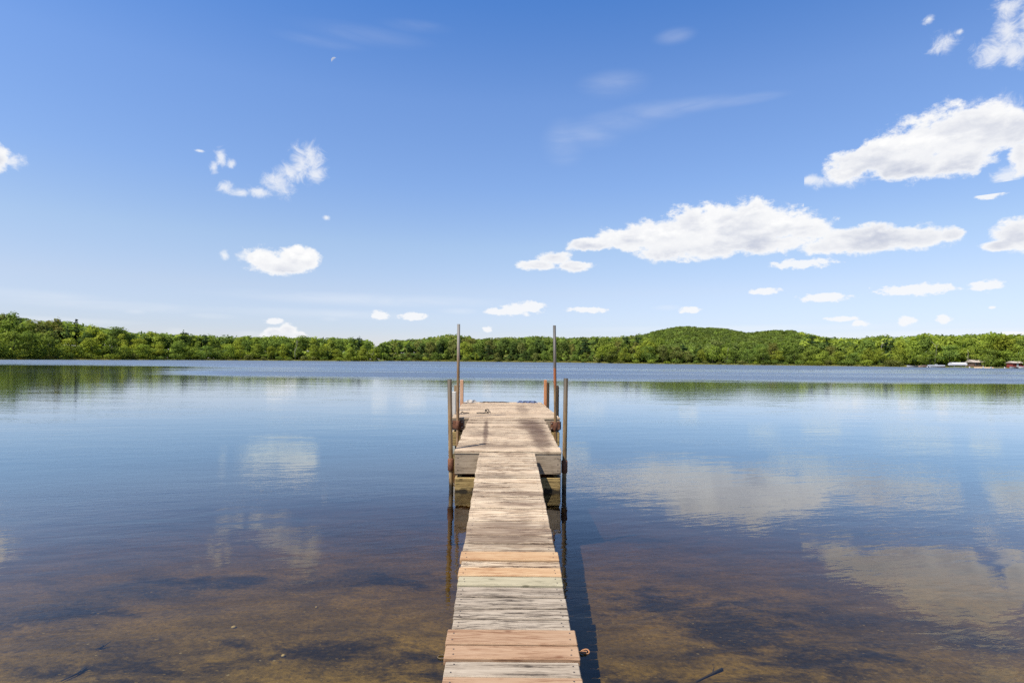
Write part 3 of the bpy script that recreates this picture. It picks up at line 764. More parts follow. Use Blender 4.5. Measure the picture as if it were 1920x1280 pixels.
# ------------------------------------------------------------------ vegetation
def leaf_material(name, translucent=.3):
    m, nt, out = material(name)
    oi = nt.add('ShaderNodeObjectInfo')
    at = nt.add('ShaderNodeAttribute', attribute_name='tone')
    tc = nt.add('ShaderNodeTexCoord').outputs['Object']
    c = nt.mix(1.0, oi.outputs['Color'], at.outputs['Color'], 'MULTIPLY')
    d = nt.add('ShaderNodeBsdfDiffuse'); nt.l.new(c, d.inputs['Color'])
    t = nt.add('ShaderNodeBsdfTranslucent')
    nt.l.new(nt.mix(1.0, c, (1.2, 1.25, .6), 'MULTIPLY'), t.inputs['Color'])
    mx = nt.add('ShaderNodeMixShader'); mx.inputs[0].default_value = translucent
    nt.l.new(d.outputs[0], mx.inputs[1]); nt.l.new(t.outputs[0], mx.inputs[2]); nt.l.new(mx.outputs[0], out.inputs['Surface'])
    return m
M_leaf = leaf_material('broad_leaves', .35)
M_needle = leaf_material('needles', .12)
M_bark = patchy('tree_bark', [lin(62, 52, 42), lin(98, 84, 70), lin(124, 110, 94)], (3, 3, 1), .9)
M_birch = patchy('pale_bark', [lin(110, 98, 84), lin(190, 178, 158), lin(214, 204, 186)], (2, 2, 1.2), .8)

def quads(centers, normals, size, rng):
    n = len(centers)
    a = rng.normal(size=(n, 3)); a -= (a * normals).sum(1, keepdims=True) * normals
    a /= np.linalg.norm(a, axis=1, keepdims=True) + 1e-9
    b = np.cross(normals, a)
    s = size[:, None]
    e = rng.uniform(.55, 1.0, (n, 1))
    v = np.stack([centers - a * s - b * s * e * .35, centers + b * s * e * .75 - a * s * .1, centers + a * s + b * s * .1 * e, centers - b * s * e * .7 + a * s * .15], 1)
    return v.reshape(-1, 3), np.arange(n * 4).reshape(-1, 4)[:, ::-1]
def unit(v): return v / (np.linalg.norm(v, axis=1, keepdims=True) + 1e-9)
def lobe_leaves(lobes, total, smin, smax, rng, up=.25, wild=.75):
    """lobes: list of (cx,cy,cz,rx,ry,rz)"""
    cs, ns, ss, ts, sn = [], [], [], [], []
    w = np.array([l[3] * l[4] + l[4] * l[5] for l in lobes]); w = w / w.sum()
    for l, f in zip(lobes, w):
        n = max(6, int(total * f))
        d = unit(rng.normal(size=(n, 3)))
        r = rng.uniform(.55, 1.08, (n, 1)) ** .6
        rr = np.array(l[3:6])
        bumps = 1 + .16 * np.sin(d[:, :1] * 7 + l[0] * 50) * np.sin(d[:, 1:2] * 6 + l[1] * 40) + .12 * np.sin(d[:, 2:3] * 9 + l[2] * 60)
        cs.append(np.array(l[:3]) + d * r * rr * bumps)
        ns.append(unit(d / rr * rr.mean() + rng.normal(size=(n, 3)) * wild + np.array([0, 0, up])))
        axis = unit(np.array([[l[0], l[1], (l[2] - .45) * .6]]))
        sn.append(unit(d + axis * .35 + rng.normal(size=(n, 3)) * .28 + np.array([0, 0, up])))
        ss.append(rng.uniform(smin, smax, n))
        ts.append(np.full(n, rng.uniform(.85, 1.15)) * rng.uniform(.86, 1.14, n))
    return np.concatenate(cs), np.concatenate(ns), np.concatenate(ss), np.concatenate(ts), np.concatenate(sn)
def tone_cols(ts, rng, k=4):
    warm = rng.uniform(-.06, .06, len(ts))
    c = np.stack([ts * (1 + warm), ts, ts * (1 - warm), np.ones(len(ts))], 1)
    return np.repeat(c, k, 0)
def trunk_bm(h, r0, rng, limbs=4, top=.8, lean=.03, start=.3):
    bm = new_bm()
    pts = []; rad = []
    for k in range(7):
        t = k / 6
        pts.append((lean * h * t * t * rng.uniform(-1, 1) if k else 0, lean * h * t * rng.uniform(-1, 1) if k else 0, h * top * t - .02 * h)); rad.append(r0 * (1 - .8 * t))
    tube(bm, pts, rad, 7)
    for k in range(limbs):
        t = start + (top - start) * (k + .5) / limbs * .9
        a = rng.uniform(0, 2 * PI); L = h * rng.uniform(.12, .26)
        i = min(5, int(t / top * 6)); p = Vector(pts[i])
        tube(bm, [p, p + Vector((math.cos(a) * L * .5, math.sin(a) * L * .5, L * .35)), p + Vector((math.cos(a) * L, math.sin(a) * L, L * .8))], [r0 * .4, r0 * .25, r0 * .08], 5)
    return bm
protos = {}
def make_proto(kind, seed):
    rng = np.random.default_rng(seed)
    lobes = []
    N = 2200; smin, smax = .014, .032; mat = M_leaf; up, wild = .30, .45
    if kind == 'broad':
        for k in range(13):
            t = rng.uniform(.25, .88); a = rng.uniform(0, 2 * PI); w = .27 * math.sqrt(max(.05, 1 - ((t - .5) / .5) ** 2)) * rng.uniform(.45, 1.1)
            r = rng.uniform(.10, .17); lobes.append((w * math.cos(a), w * math.sin(a), t, r * 1.1, r * 1.1, r * .85))
        lobes.append((0, 0, .6, .2, .2, .26)); lobes.append((rng.uniform(-.05, .05), 0, .90, .13, .13, .10))
    elif kind == 'tall':
        for k in range(13):
            t = rng.uniform(.18, .9); a = rng.uniform(0, 2 * PI); w = .15 * math.sqrt(max(.05, 1 - ((t - .5) / .52) ** 2)) * rng.uniform(.4, 1.2)
            r = rng.uniform(.075, .13); lobes.append((w * math.cos(a), w * math.sin(a), t, r, r, r * 1.1))
        lobes.append((0, 0, .55, .12, .12, .3)); lobes.append((0, 0, .93, .075, .075, .075))
    elif kind == 'bushy':
        for k in range(15):
            t = rng.uniform(.08, .85); a = rng.uniform(0, 2 * PI); w = .36 * math.sqrt(max(.08, 1 - (t / 1.0) ** 2)) * rng.uniform(.4, 1.1)
            r = rng.uniform(.11, .19); lobes.append((w * math.cos(a), w * math.sin(a), t, r * 1.1, r * 1.1, r * .8))
        lobes.append((0, 0, .42, .26, .26, .34)); lobes.append((0, 0, .88, .14, .14, .11))
    elif kind == 'spruce':
        mat = M_needle; N = 1100; smin, smax = .014, .030; up, wild = .1, .6
        for k in range(15):
            t = .10 + .86 * k / 14; r = .17 * (1 - t) ** .85 + .012
            nb = max(3, int(7 * (1 - t)) + 2)
            for q in range(nb):
                a = 2 * PI * q / nb + rng.uniform(-.3, .3); rr = r * rng.uniform(.7, 1.1)
                lobes.append((.55 * rr * math.cos(a), .55 * rr * math.sin(a), t - rr * .15, rr * .5, rr * .5, .026))
    elif kind == 'pine':
        mat = M_needle; N = 1000; smin, smax = .014, .030
        for k in range(16):
            t = rng.uniform(.42, .97); a = rng.uniform(0, 2 * PI); w = .20 * (1.05 - t) / .6 * rng.uniform(.4, 1.5)
            r = rng.uniform(.045, .085); lobes.append((w * math.cos(a), w * math.sin(a), t, r * 1.5, r * 1.5, r * .55))
        lobes.append((0, 0, .95, .04, .04, .06)); lobes.append((0, 0, .7, .07, .07, .2))
    elif kind == 'shrub':
        N = 600; smin, smax = .05, .10
        for k in range(9):
            a = rng.uniform(0, 2 * PI); w = rng.uniform(0, .75); r = rng.uniform(.25, .42)
            lobes.append((w * math.cos(a), w * math.sin(a), rng.uniform(.2, .62), r * 1.2, r * 1.2, r * .9))
        lobes.append((0, 0, .5, .4, .4, .45))
    cs, ns, ss, ts, sn = lobe_leaves(lobes, N, smin, smax, rng, up, wild)
    zt = np.quantile(cs[:, 2], .995); cs[:, 2] *= 1.0 / max(zt, .5)
    keep = cs[:, 2] > .004; cs, ns, ss, ts, sn = cs[keep], ns[keep], ss[keep], ts[keep], sn[keep]
    v, f = quads(cs, ns, ss, rng)
    cr = obj_np('crown', v, f, mat, col=tone_cols(ts, rng), do_link=False, nrm=np.repeat(sn, 4, 0))
    py = random.Random(seed)
    r0 = {'broad': .018, 'tall': .014, 'bushy': .016, 'spruce': .014, 'pine': .015, 'shrub': .03}[kind]
    tb = trunk_bm(1.0, r0, py, limbs={'spruce': 0, 'shrub': 5}.get(kind, 5), top=.9 if kind in ('spruce', 'pine') else .75, start=.06 if kind == 'shrub' else .3)
    me = bpy.data.meshes.new('trunk'); tb.to_mesh(me); tb.free(); me.materials.append(M_bark)
    tk = bpy.data.objects.new('trunk', me)
    return cr, tk
for kd, n in (('broad', 5), ('tall', 5), ('bushy', 5), ('spruce', 3), ('pine', 3), ('shrub', 3)):
    protos[kd] = [make_proto(kd, 100 + 17 * i + len(kd) * 7) for i in range(n)]
NAMES = {'broad': 'broadleaf_tree', 'tall': 'slender_tree', 'bushy': 'bushy_tree', 'spruce': 'spruce_tree', 'pine': 'pine_tree', 'shrub': 'shrub'}
def plant(kind, pos, h, wide, color, label, group, name=None, trunk_mat=None):
    cr0, tk0 = random.choice(protos[kind])
    e = bpy.data.objects.new(name or NAMES[kind], None)
    e.location = pos; e.rotation_euler = (0, 0, random.uniform(0, 2 * PI)); e.scale = (h * wide, h * wide, h)
    link(e); tag(e, label, 'shrub' if kind == 'shrub' else 'tree', group)
    c = cr0.copy(); c.color = (*color, 1.0); link(c, e)
    t = tk0.copy(); link(t, e)
    return e
ORD = ['first', 'second', 'third', 'fourth', 'fifth', 'sixth', 'seventh', 'eighth', 'ninth', 'tenth', 'eleventh', 'twelfth', 'thirteenth', 'fourteenth', 'fifteenth', 'sixteenth', 'seventeenth', 'eighteenth', 'nineteenth', 'twentieth', 'twenty-first', 'twenty-second', 'twenty-third', 'twenty-fourth', 'twenty-fifth', 'twenty-sixth', 'twenty-seventh', 'twenty-eighth', 'twenty-ninth', 'thirtieth']
YG, MG, DG, OG = (.228, .275, .040), (.152, .205, .040), (.080, .116, .030), (.170, .182, .050)
NEED = (.032, .055, .020)
TONE = {'YG': YG, 'MG': MG, 'DG': DG, 'OG': OG}
TWORD = {'YG': 'bright yellow-green', 'MG': 'mid green', 'DG': 'dark green', 'OG': 'olive'}
KWORD = {'broad': 'broadleaf tree', 'tall': 'slender tree', 'bushy': 'low-branched bushy tree', 'spruce': 'spruce', 'pine': 'pine', 'shrub': 'shrub'}
def yhor(x): return 675 + ROLL * (x - 960)
REG = [(-70, 165, 'far left rise'), (165, 420, 'left shore'), (420, 722, 'left point'), (722, 960, 'far shore left of dock'),
       (960, 1128, 'far shore right of dock'), (1128, 1480, 'shore below round hill'), (1480, 1690, 'shore right of hill'), (1690, 2000, 'boat landing')]
def region(x):
    for a, b, n in REG:
        if a <= x < b: return n
    return REG[-1][2]
rt = random.Random(42)
todo = []   # (row, x, kind, tone, Y, ground z, height, wide)
for row, (off0, off1, fr0, fr1, dens) in enumerate(((3, 8, .50, .72, 1.0), (12, 22, .70, .9, .95), (26, 40, .93, 1.02, 1.0))):
    x = -60.0
    while x < 1985:
        D = shoreY(x)
        wpx = (9.4 if row else 8.4) * F / D
        if row == 2 and 1215 < x < 1480: x += 40; continue     # the hill shows above the second rank here
        x += wpx * rt.uniform(.62, 1.12) / dens
        D = shoreY(x); Y = D + rt.uniform(off0, off1)
        if x < 718 and 700 < x: Y = D + rt.uniform(3, 9)
        X = (x - 960) * Y / F
        zg = gz(X, Y)
        S = skyl(x)
        if 1200 < x < 1480: S = 634 + 3 * math.sin(x * .05)
        H = HC + (yhor(x) - S) * Y / F - zg
        h = max(4.5, H * rt.uniform(fr0, fr1))
        if row == 0 and 724 < x < 1120: h *= .66
        if 640 < x < 722: h *= 1.06 - .16 * (x - 640) / 82
        p = rt.random()
        if x < 165: kind = 'bushy' if row == 0 else ('spruce' if p < .12 else 'pine' if p < .2 else 'broad' if p < .75 else 'tall')
        elif x < 722: kind = ('bushy' if p < .6 else 'broad') if row == 0 else ('spruce' if p < .06 and x < 420 else 'broad' if p < .6 else 'tall')
        elif x < 1128: kind = ('bushy' if p < .55 else 'tall') if row == 0 else ('pine' if p < .18 else 'tall' if p < .75 else 'broad')
        elif x < 1690: kind = ('bushy' if p < .6 else 'broad') if row == 0 else ('pine' if p < .12 else 'spruce' if p < .18 else 'broad' if p < .6 else 'tall')
        else: kind = ('bushy' if p < .45 else 'broad') if row == 0 else ('broad' if p < .6 else 'tall')
        q = rt.random()
        if kind in ('spruce', 'pine'): tone = 'DG'
        elif x < 165: tone = ('MG' if q < .5 else 'OG' if q < .7 else 'DG') if row else ('MG' if q < .6 else 'YG')
        elif x < 722: tone = 'YG' if q < .55 else 'MG' if q < .92 else 'DG'
        elif x < 1128: tone = 'MG' if q < .3 else 'DG' if q < .72 else 'OG' if q < .95 else 'YG'
        elif x < 1690: tone = 'YG' if q < .38 else 'MG' if q < .72 else 'OG' if q < .9 else 'DG'
        else: tone = 'YG' if q < .6 else 'MG'
        wide = rt.uniform(.95, 1.3) * (1.05 if h > 8 else 1.3)
        todo.append((row, x, kind, tone, Y, zg, h, wide))
counts = {}
ROWW = ['waterline of', 'second rank on', 'skyline of']
for (row, x, kind, tone, Y, zg, h, wide) in sorted(todo, key=lambda t: (t[0], t[1])):
    reg = region(x)
    key = (row, kind, tone, reg)
    counts[key] = counts.get(key, 0) + 1
tot = dict(counts); seen = {}
for (row, x, kind, tone, Y, zg, h, wide) in sorted(todo, key=lambda t: (t[0], t[1])):
    reg = region(x); key = (row, kind, tone, reg)
    seen[key] = seen.get(key, 0) + 1
    o = '' if tot[key] == 1 else ORD[min(29, seen[key] - 1)] + ' '
    lab = '%s%s %s%s, %s %s' % (o or 'only ', TWORD[tone], KWORD[kind], ' from left' if o else '', ROWW[row], reg)
    base = NEED if kind in ('spruce', 'pine') else TONE[tone]
    j = rt.uniform(.82, 1.18); w = rt.uniform(.92, 1.1)
    col = (base[0] * j * w, base[1] * j, base[2] * j / w)
    plant(kind, ((x - 960) * Y / F, Y, zg - .1), h, wide, col, lab, 'trees on ' + reg)
# individual skyline trees one can point at
def single(x, ytop, dY, kind, col, label, wide=1.0):
    Y = shoreY(x) + dY; X = (x - 960) * Y / F; zg = gz(X, Y)
    h = HC + (yhor(x) - ytop) * Y / F - zg
    plant(kind, (X, Y, zg - .1), h, wide, col, label, 'lone skyline trees')
single(1174, 631, 30, 'pine', NEED, 'dark pine sticking up left of the round hill, left of two')
single(1193, 631, 34, 'pine', NEED, 'dark pine sticking up left of the round hill, right of two')
single(1522, 630, 40, 'pine', NEED, 'tall dark pine just right of the round hill, left of two', 1.5)
single(1549, 633, 40, 'pine', NEED, 'thin topped pine just right of the round hill, right of two', 1.3)
single(674, 632, 30, 'pine', NEED, 'thin dark pine near the tip of the left point')
single(343, 621, 24, 'pine', (.045, .075, .022), 'dark pine poking above the left shore woods')
single(386, 631, 22, 'pine', NEED, 'sparse little pine in the dip of the left shore skyline')
single(170, 628, 14, 'spruce', (.030, .052, .018), 'narrow dark spruce standing before the left shore woods', 1.2)
single(38, 598, 18, 'spruce', (.045, .062, .024), 'brownish spruce on the wooded rise at far left', 1.3)
single(216, 613, 26, 'broad', DG, 'dark round crowned tree above the left shore woods', .8)
single(700, 648, 3, 'bushy', YG, 'bright round tree at the very tip of left point', 1.1)
single(1150, 650, 4, 'bushy', (.16, .19, .03), 'bright yellow-green tree at the corner below the round hill', 1.1)
single(1885, 628, 8, 'broad', (.18, .20, .025), 'large bright yellow-green tree above the red boathouse', 1.0)
single(1862, 627, 12, 'broad', (.15, .19, .025), 'tall yellow-green tree between cottage and red boathouse', .9)
# bare and dead pale trunks
def bare(x, ytop, ybase, dY, label, seed, r=.14):
    Y = shoreY(x) + dY; X = (x - 960) * Y / F; zg = gz(X, Y)
    zt = HC + (yhor(x) - ytop) * Y / F
    e = thing('bare_tree', label, 'tree', (X, Y, zg - .1), 0, 'bare pale trees')
    rs = random.Random(seed)
    h = zt - zg + .1
    bm = new_bm()
    pts = [(0, 0, 0), (.05 * h * rs.uniform(-1, 1), 0, h * .4), (.10 * h * rs.uniform(-1, 1), 0, h * .75), (.12 * h * rs.uniform(-1, 1), 0, h)]
    tube(bm, pts, [r * 1.2, r, r * .7, r * .25], 7)
    obj('trunk', bm, M_birch, e)
    for k in range(4):
        bm = new_bm()
        i = rs.choice((1, 2)); p = Vector(pts[i]); a = rs.uniform(-1, 1); L = h * rs.uniform(.12, .22)
        tube(bm, [p, p + Vector((a * L * .6, -.1, L * .6)), p + Vector((a * L, -.2, L))], [r * .6, r * .4, r * .12], 5)
        obj('branch', bm, M_birch, e)
bare(554, 637, 660, 2.2, 'bare pale leaning trunk on the left point', 1)
bare(1752, 640, 670, 5.0, 'forked bare pale tree left of white boat canopy', 2, .10)
bare(1815, 655, 685, 4.0, 'pale crooked trunk right of white boat canopy', 3, .11)
bare(1656, 639, 660, 7.4, 'thin bare pale trunk at right shore top', 4, .10)
bare(1363, 652, 668, 5.2, 'short pale snag below the round hill', 5, .14)
# shrubs at the waterline
sc = {}
xs = -40.0; items = []
while xs < 1960:
    xs += rt.uniform(16, 34)
    if 1695 < xs < 1850 or 1880 < xs < 1930: continue
    Y = shoreY(xs) + rt.uniform(.8, 3.0); X = (xs - 960) * Y / F
    items.append((xs, X, Y, rt.uniform(1.6, 3.6)))
tots = {}
for xs, X, Y, h in items: tots[region(xs)] = tots.get(region(xs), 0) + 1
for xs, X, Y, h in items:
    reg = region(xs); sc[reg] = sc.get(reg, 0) + 1
    lab = ORD[sc[reg] - 1] + ' low shrub from left, waterline of ' + reg
    b = rt.choice((YG, MG, MG, OG)); j = rt.uniform(.8, 1.15)
    plant('shrub', (X, Y, gz(X, Y) - .08), h, rt.uniform(.9, 1.4), tuple(v * j for v in b), lab, 'shrubs at the waterline')

# woods behind: masses nobody could count
def forest(name, x0, x1, n, seed, cols, back, size, crown_h, first=34, m=46):
    rng = np.random.default_rng(seed)
    cs, ns, ss, sn, cc = [], [], [], [], []
    n_low = int((x1 - x0) * .9)
    for it in range(n + n_low):
        x = rng.uniform(x0, x1); D = shoreY(x); rY = float(np.interp(x, RGX, RGY))
        y1 = max(rY + back, D + first + 30)
        Y = math.sqrt(rng.uniform((D + first) ** 2, y1 ** 2))
        if it >= n: Y = D + rng.uniform(9, 32)      # undergrowth between the trunks
        X = (x - 960) * Y / F; zg = gz(X, Y)
        h = rng.uniform(*crown_h) if it < n else rng.uniform(2.6, 6.0)
        r = h * (rng.uniform(.28, .42) if it < n else .52)
        d = unit(rng.normal(size=(m, 3)) * np.array([1, 1, 1.0])); d[:, 2] = np.where(d[:, 2] < -.3, -d[:, 2], d[:, 2])
        rr = rng.uniform(.72, 1.08, (m, 1))
        cs.append(np.array([X, Y, zg + h - r * 1.05]) + d * rr * np.array([r, r, r * 1.05]))
        ns.append(unit(d + rng.normal(size=(m, 3)) * .5 + np.array([0, 0, .25])))
        sn.append(unit(d + rng.normal(size=(m, 3)) * .25 + np.array([0, 0, .2])))
        ss.append(rng.uniform(size[0], size[1], m))
        c = np.array(cols[rng.integers(len(cols))]) * rng.uniform(.8, 1.2)
        cc.append(np.concatenate([np.tile(c, (m, 1)) * rng.uniform(.8, 1.2, (m, 1)), np.ones((m, 1))], 1))
    cs, ns, ss, sn, cc = map(np.concatenate, (cs, ns, ss, sn, cc))
    v, f = quads(cs, ns, ss, rng)
    o = obj_np(name, v, f, M_leaf, col=np.repeat(cc, 4, 0), nrm=np.repeat(sn, 4, 0))
    o.color = (1, 1, 1, 1)
    return o
o = forest('forest', -120, 690, 1900, 5, [MG, YG, DG, MG], 10, (.7, 1.3), (11, 15)); tag(o, 'dense green woods behind the left shore trees', 'woods', kind='stuff')
o = forest('forest', 715, 1200, 1500, 6, [MG, DG, MG, OG], 20, (.8, 1.5), (10, 14)); tag(o, 'darker woods on the low ridge beyond the dock end', 'woods', kind='stuff')
o = forest('forest', 1150, 1600, 5600, 7, [MG, (.12, .15, .032), (.10, .13, .032), (.085, .115, .028)], 30, (.7, 1.2), (8, 12), m=80); tag(o, 'leafy canopy covering the round hill', 'woods', kind='stuff')
o = forest('forest', 1500, 2050, 1500, 8, [MG, YG, YG, DG], 10, (.8, 1.4), (10, 15)); tag(o, 'green woods behind the right shore trees', 'woods', kind='stuff')
# reeds and long grass along the waterline
def reeds(name, label, x0, x1, per_px, hmin, hmax, seed, depth=2.5):
    rng = np.random.default_rng(seed)
    n = int((x1 - x0) * per_px)
    x = rng.uniform(x0, x1, n)
    D = np.interp(x, SHX, SHY)
    clump = .5 + .5 * np.sin(x * .21 + seed) * np.sin(x * .083)
    Y = D + rng.uniform(-.5, depth, n)
    X = (x - 960) * Y / F
    Z = ground_z(X, Y)
    h = rng.uniform(hmin, hmax, n) * (.45 + .55 * clump)
    w = rng.uniform(.03, .09, n)
    a = rng.uniform(0, PI, n)
    dx, dy = np.cos(a) * w, np.sin(a) * w
    lx, ly = rng.normal(0, .15, n), rng.normal(0, .15, n)
    v = np.stack([np.stack([X - dx, Y - dy, Z - .05], 1), np.stack([X + dx, Y + dy, Z - .05], 1), np.stack([X + lx, Y + ly, Z + h], 1)], 1).reshape(-1, 3)
    f = np.arange(n * 3).reshape(-1, 3)
    ts = rng.uniform(.75, 1.25, n)
    c = np.stack([.30 * ts, .27 * ts, .07 * ts, np.ones(n)], 1)
    o = obj_np(name, v, f, M_leaf, col=np.repeat(c, 3, 0)); o.color = (1, 1, 1, 1)
    return tag(o, label, 'reeds', kind='stuff')
reeds('reeds', 'thin yellow-green reeds along the left shore', -60, 716, 9, .5, 1.3, 1)
reeds('reeds', 'yellowish marsh grass strip along the far middle shore', 718, 1135, 34, .9, 1.7, 2, 5)
reeds('reeds', 'yellow-green grass fringe along the right shore', 1135, 1700, 10, .4, 1.1, 3)

# ------------------------------------------------------------------ boats, cottage and landing on the right shore
M_wht = flat('white_paint', (.42, .42, .42), .45)
M_alu = flat('aluminium', (.42, .43, .45), .4, .6)
M_red = flat('red_paint', (.20, .035, .028), .5)
M_brn = flat('brown_siding', (.13, .075, .05), .8)
M_tanr = flat('pale_roof', (.36, .30, .25), .8)
M_canv = flat('white_canvas', (.52, .51, .51), .8)
M_drk = flat('dark_cover', (.035, .035, .04), .7)
M_glass = flat('dark_glass', (.03, .04, .05), .12)
def hull_bm(L, W, H, up=.25):
    bm = new_bm()
    sec = []
    n = 9
    for i in range(n):
        t = i / (n - 1)
        w = W / 2 * (1 - max(0, (t - .45) / .55) ** 2.2) + .02
        sheer = H + up * t * t
        sec.append([bm.verts.new((t * L - L / 2, s * w * k, z)) for (s, k, z) in ((-1, 1, sheer), (-1, .82, H * .35), (-1, .4, 0 + .25 * H * t ** 3), (1, .4, 0 + .25 * H * t ** 3), (1, .82, H * .35), (1, 1, sheer))]
                   + [bm.verts.new((t * L - L / 2, s * w * .86, sheer - .02)) for s in (1, -1)] + [bm.verts.new((t * L - L / 2, s * w * .6, H * .3)) for s in (1, -1)])
    order = [0, 1, 2, 3, 4, 5, 6, 8, 9, 7]
    for i in range(n - 1):
        for k in range(len(order)):
            a, b = order[k], order[(k + 1) % len(order)]
            bm.faces.new([sec[i][a], sec[i][b], sec[i + 1][b], sec[i + 1][a]])
    bm.faces.new([sec[0][k] for k in order]); bm.faces.new([sec[-1][k] for k in order][::-1])
    bmesh.ops.recalc_face_normals(bm, faces=bm.faces)
    return bm
def shore_loc(x, dY, z=0.0):
    Y = shoreY(x) + dY
    return Vector(((x - 960) * Y / F, Y, z))
p = shore_loc(1711, -2.5)
o = thing('rowboat', 'long white open boat, leftmost at the boat landing', 'boat', (p.x, p.y, -.08), R(186), 'boats at the landing')
obj('hull', hull_bm(5.4, 1.6, .62), M_wht, o)
for xx in (-1.2, .4):
    bm = new_bm(); box(bm, xx - .15, xx + .15, -.62, .62, .42, .46); obj('seat', bm, flat('bench', (.35, .25, .15), .7) if xx < 0 else M_brn, o)
p = shore_loc(1730, -2.0)
o = thing('covered_boat', 'small tan boat under a brown cover between two white boats', 'boat', (p.x, p.y, -.08), R(178), 'boats at the landing')
obj('hull', hull_bm(3.6, 1.5, .55), flat('tan_hull', (.32, .22, .15), .5), o)
bm = new_bm()
hexa(bm, [(-1.7, -.7, .56), (1.2, -.6, .62), (1.2, .6, .62), (-1.7, .7, .56), (-1.4, -.08, .95), (.8, -.08, .9), (.8, .08, .9), (-1.4, .08, .95)], .05)
obj('cover', bm, flat('brown_cover', (.11, .075, .06), .8), o)
p = shore_loc(1755, -3.0)
o = thing('pontoon_boat', 'white pontoon boat with railing beside the small jetty', 'boat', (p.x, p.y, 0), R(176), 'boats at the landing')
for s in (-1, 1):
    bm = new_bm(); tube(bm, [(-3.1, s * .85, .1), (2.6, s * .85, .1), (3.0, s * .85, .14), (3.25, s * .85, .24)], [.3, .3, .22, .05], 12); obj('pontoon', bm, M_alu, o)
bm = new_bm(); box(bm, -3.1, 2.9, -1.2, 1.2, .40, .48, .01); obj('deck', bm, M_wht, o)
bm = new_bm()
for s in (-1, 1): box(bm, -2.9, 2.7, s * 1.15 - .015, s * 1.15 + .015, .56, 1.08, .005); 
box(bm, 2.68, 2.71, -1.12, 1.12, .56, 1.08, .005); obj('railing', bm, flat('grey_fence_panel', (.42, .44, .48), .5), o)
bm = new_bm(); box(bm, -.6, 0, -.7, .1, .49, 1.3, .04); obj('console', bm, M_wht, o)
bm = new_bm(); box(bm, -2.6, -1.4, -1.0, 1.0, .49, .95, .05); obj('bench', bm, M_canv, o)
p = shore_loc(1795.5, -3.2)
o = thing('boat_lift', 'boat lift with long white canopy standing in the water', 'boat lift', (p.x, p.y, 0), R(2))
bm = new_bm()
Lc, Wc = 6.0, 2.6
prof = [(-Wc / 2, .98), (-Wc / 2, 1.62), (-Wc * .3, 2.0), (0, 2.12), (Wc * .3, 2.0), (Wc / 2, 1.62), (Wc / 2, .98)]
ra = [bm.verts.new((-Lc / 2, a, b)) for a, b in prof]; rb = [bm.verts.new((Lc / 2, a, b)) for a, b in prof]
for k in range(6): bm.faces.new([ra[k], ra[k + 1], rb[k + 1], rb[k]])
bm.faces.new(ra[::-1]); bm.faces.new(rb); bm.faces.new([ra[0], rb[0], rb[6], ra[6]])
bmesh.ops.recalc_face_normals(bm, faces=bm.faces)
obj('canopy', bm, M_canv, o)
for sx_ in (-1, 1):
    for sy_ in (-1, 1):
        bm = new_bm(); box(bm, sx_ * 2.4 - .06, sx_ * 2.4 + .06, sy_ * 1.15 - .06, sy_ * 1.15 + .06, -1.2, 1.0); obj('leg', bm, M_alu, o)
bm = new_bm(); box(bm, -2.3, 2.3, -1.1, 1.1, .18, .3); obj('cradle', bm, M_alu, o)
# cottage
p = shore_loc(1829, 5.5); z = gz(p.x, p.y)
o = thing('cottage', 'small brown lakeside cottage with pale roof half hidden by trees', 'house', (p.x, p.y, z - .1), R(8))
bm = new_bm(); box(bm, -2.7, 2.7, -1.8, 1.8, 0, 2.0, .01); obj('wall', bm, M_brn, o)
bm = new_bm()
v = [bm.verts.new(q_) for q_ in ((-3.1, -2.2, 1.95), (3.1, -2.2, 1.95), (3.1, 2.2, 1.95), (-3.1, 2.2, 1.95), (-3.1, 0, 3.05), (3.1, 0, 3.05))]
for q_ in ((0, 1, 5, 4), (2, 3, 4, 5), (1, 2, 5), (3, 0, 4), (3, 2, 1, 0)): bm.faces.new([v[i] for i in q_])
obj('roof', bm, M_tanr, o)
for xx in (-1.7, .1):
    bm = new_bm(); box(bm, xx - .45, xx + .45, -1.86, -1.803, .8, 1.7, .005); w_ = obj('window', bm, M_wht, o)
    bm = new_bm(); box(bm, xx - .38, xx + .38, -1.875, -1.862, .87, 1.63, .002); obj('pane', bm, M_glass, w_)
bm = new_bm(); box(bm, 1.3, 2.1, -1.86, -1.803, .02, 1.8, .005); obj('door', bm, M_tanr, o)
# sandy beach
bm = new_bm()
top = []
for k in range(15):
    xx = 1826 + 38 * k / 14
    top.append([Vector(shore_loc(xx, dy)) for dy in (-.7, .4, 1.6, 3.0)])
g_ = []
for k, r_ in enumerate(top):
    row = []
    for jn, q_ in enumerate(r_):
        q_.z = max(gz(q_.x, q_.y), -.1) + (.02 if jn in (0, 3) or k in (0, 14) else .16)
        row.append(bm.verts.new(q_))
    g_.append(row)
for k in range(14):
    for jn in range(3): bm.faces.new([g_[k][jn], g_[k + 1][jn], g_[k + 1][jn + 1], g_[k][jn + 1]])
tag(obj('beach', bm, flat('beach_sand', (.50, .36, .20), .95)), kind='structure')
def jetty(x, L, w, label, along=True):
    p = shore_loc(x, -1.6)
    o = thing('jetty', label, 'jetty', (p.x, p.y, 0), R(-6))
    bm = new_bm()
    n = int(L / .3)
    for k in range(n): box(bm, -L / 2 + k * L / n, -L / 2 + (k + 1) * L / n - .02, -w / 2, w / 2, .34, .40, .005)
    obj('deck', bm, M_brn, o)
    for sx_ in (-.46, 0, .46):
        for sy_ in (-1, 1):
            bm = new_bm(); tube(bm, [(sx_ * L, sy_ * w * .45, -1.0), (sx_ * L, sy_ * w * .45, .5)], .06, 8); obj('pile', bm, M_brn, o)
jetty(1773, 2.8, 1.0, 'short low jetty between pontoon boat and white canopy')
jetty(1873, 5.0, 1.0, 'long low brown jetty between beach and red boathouse')
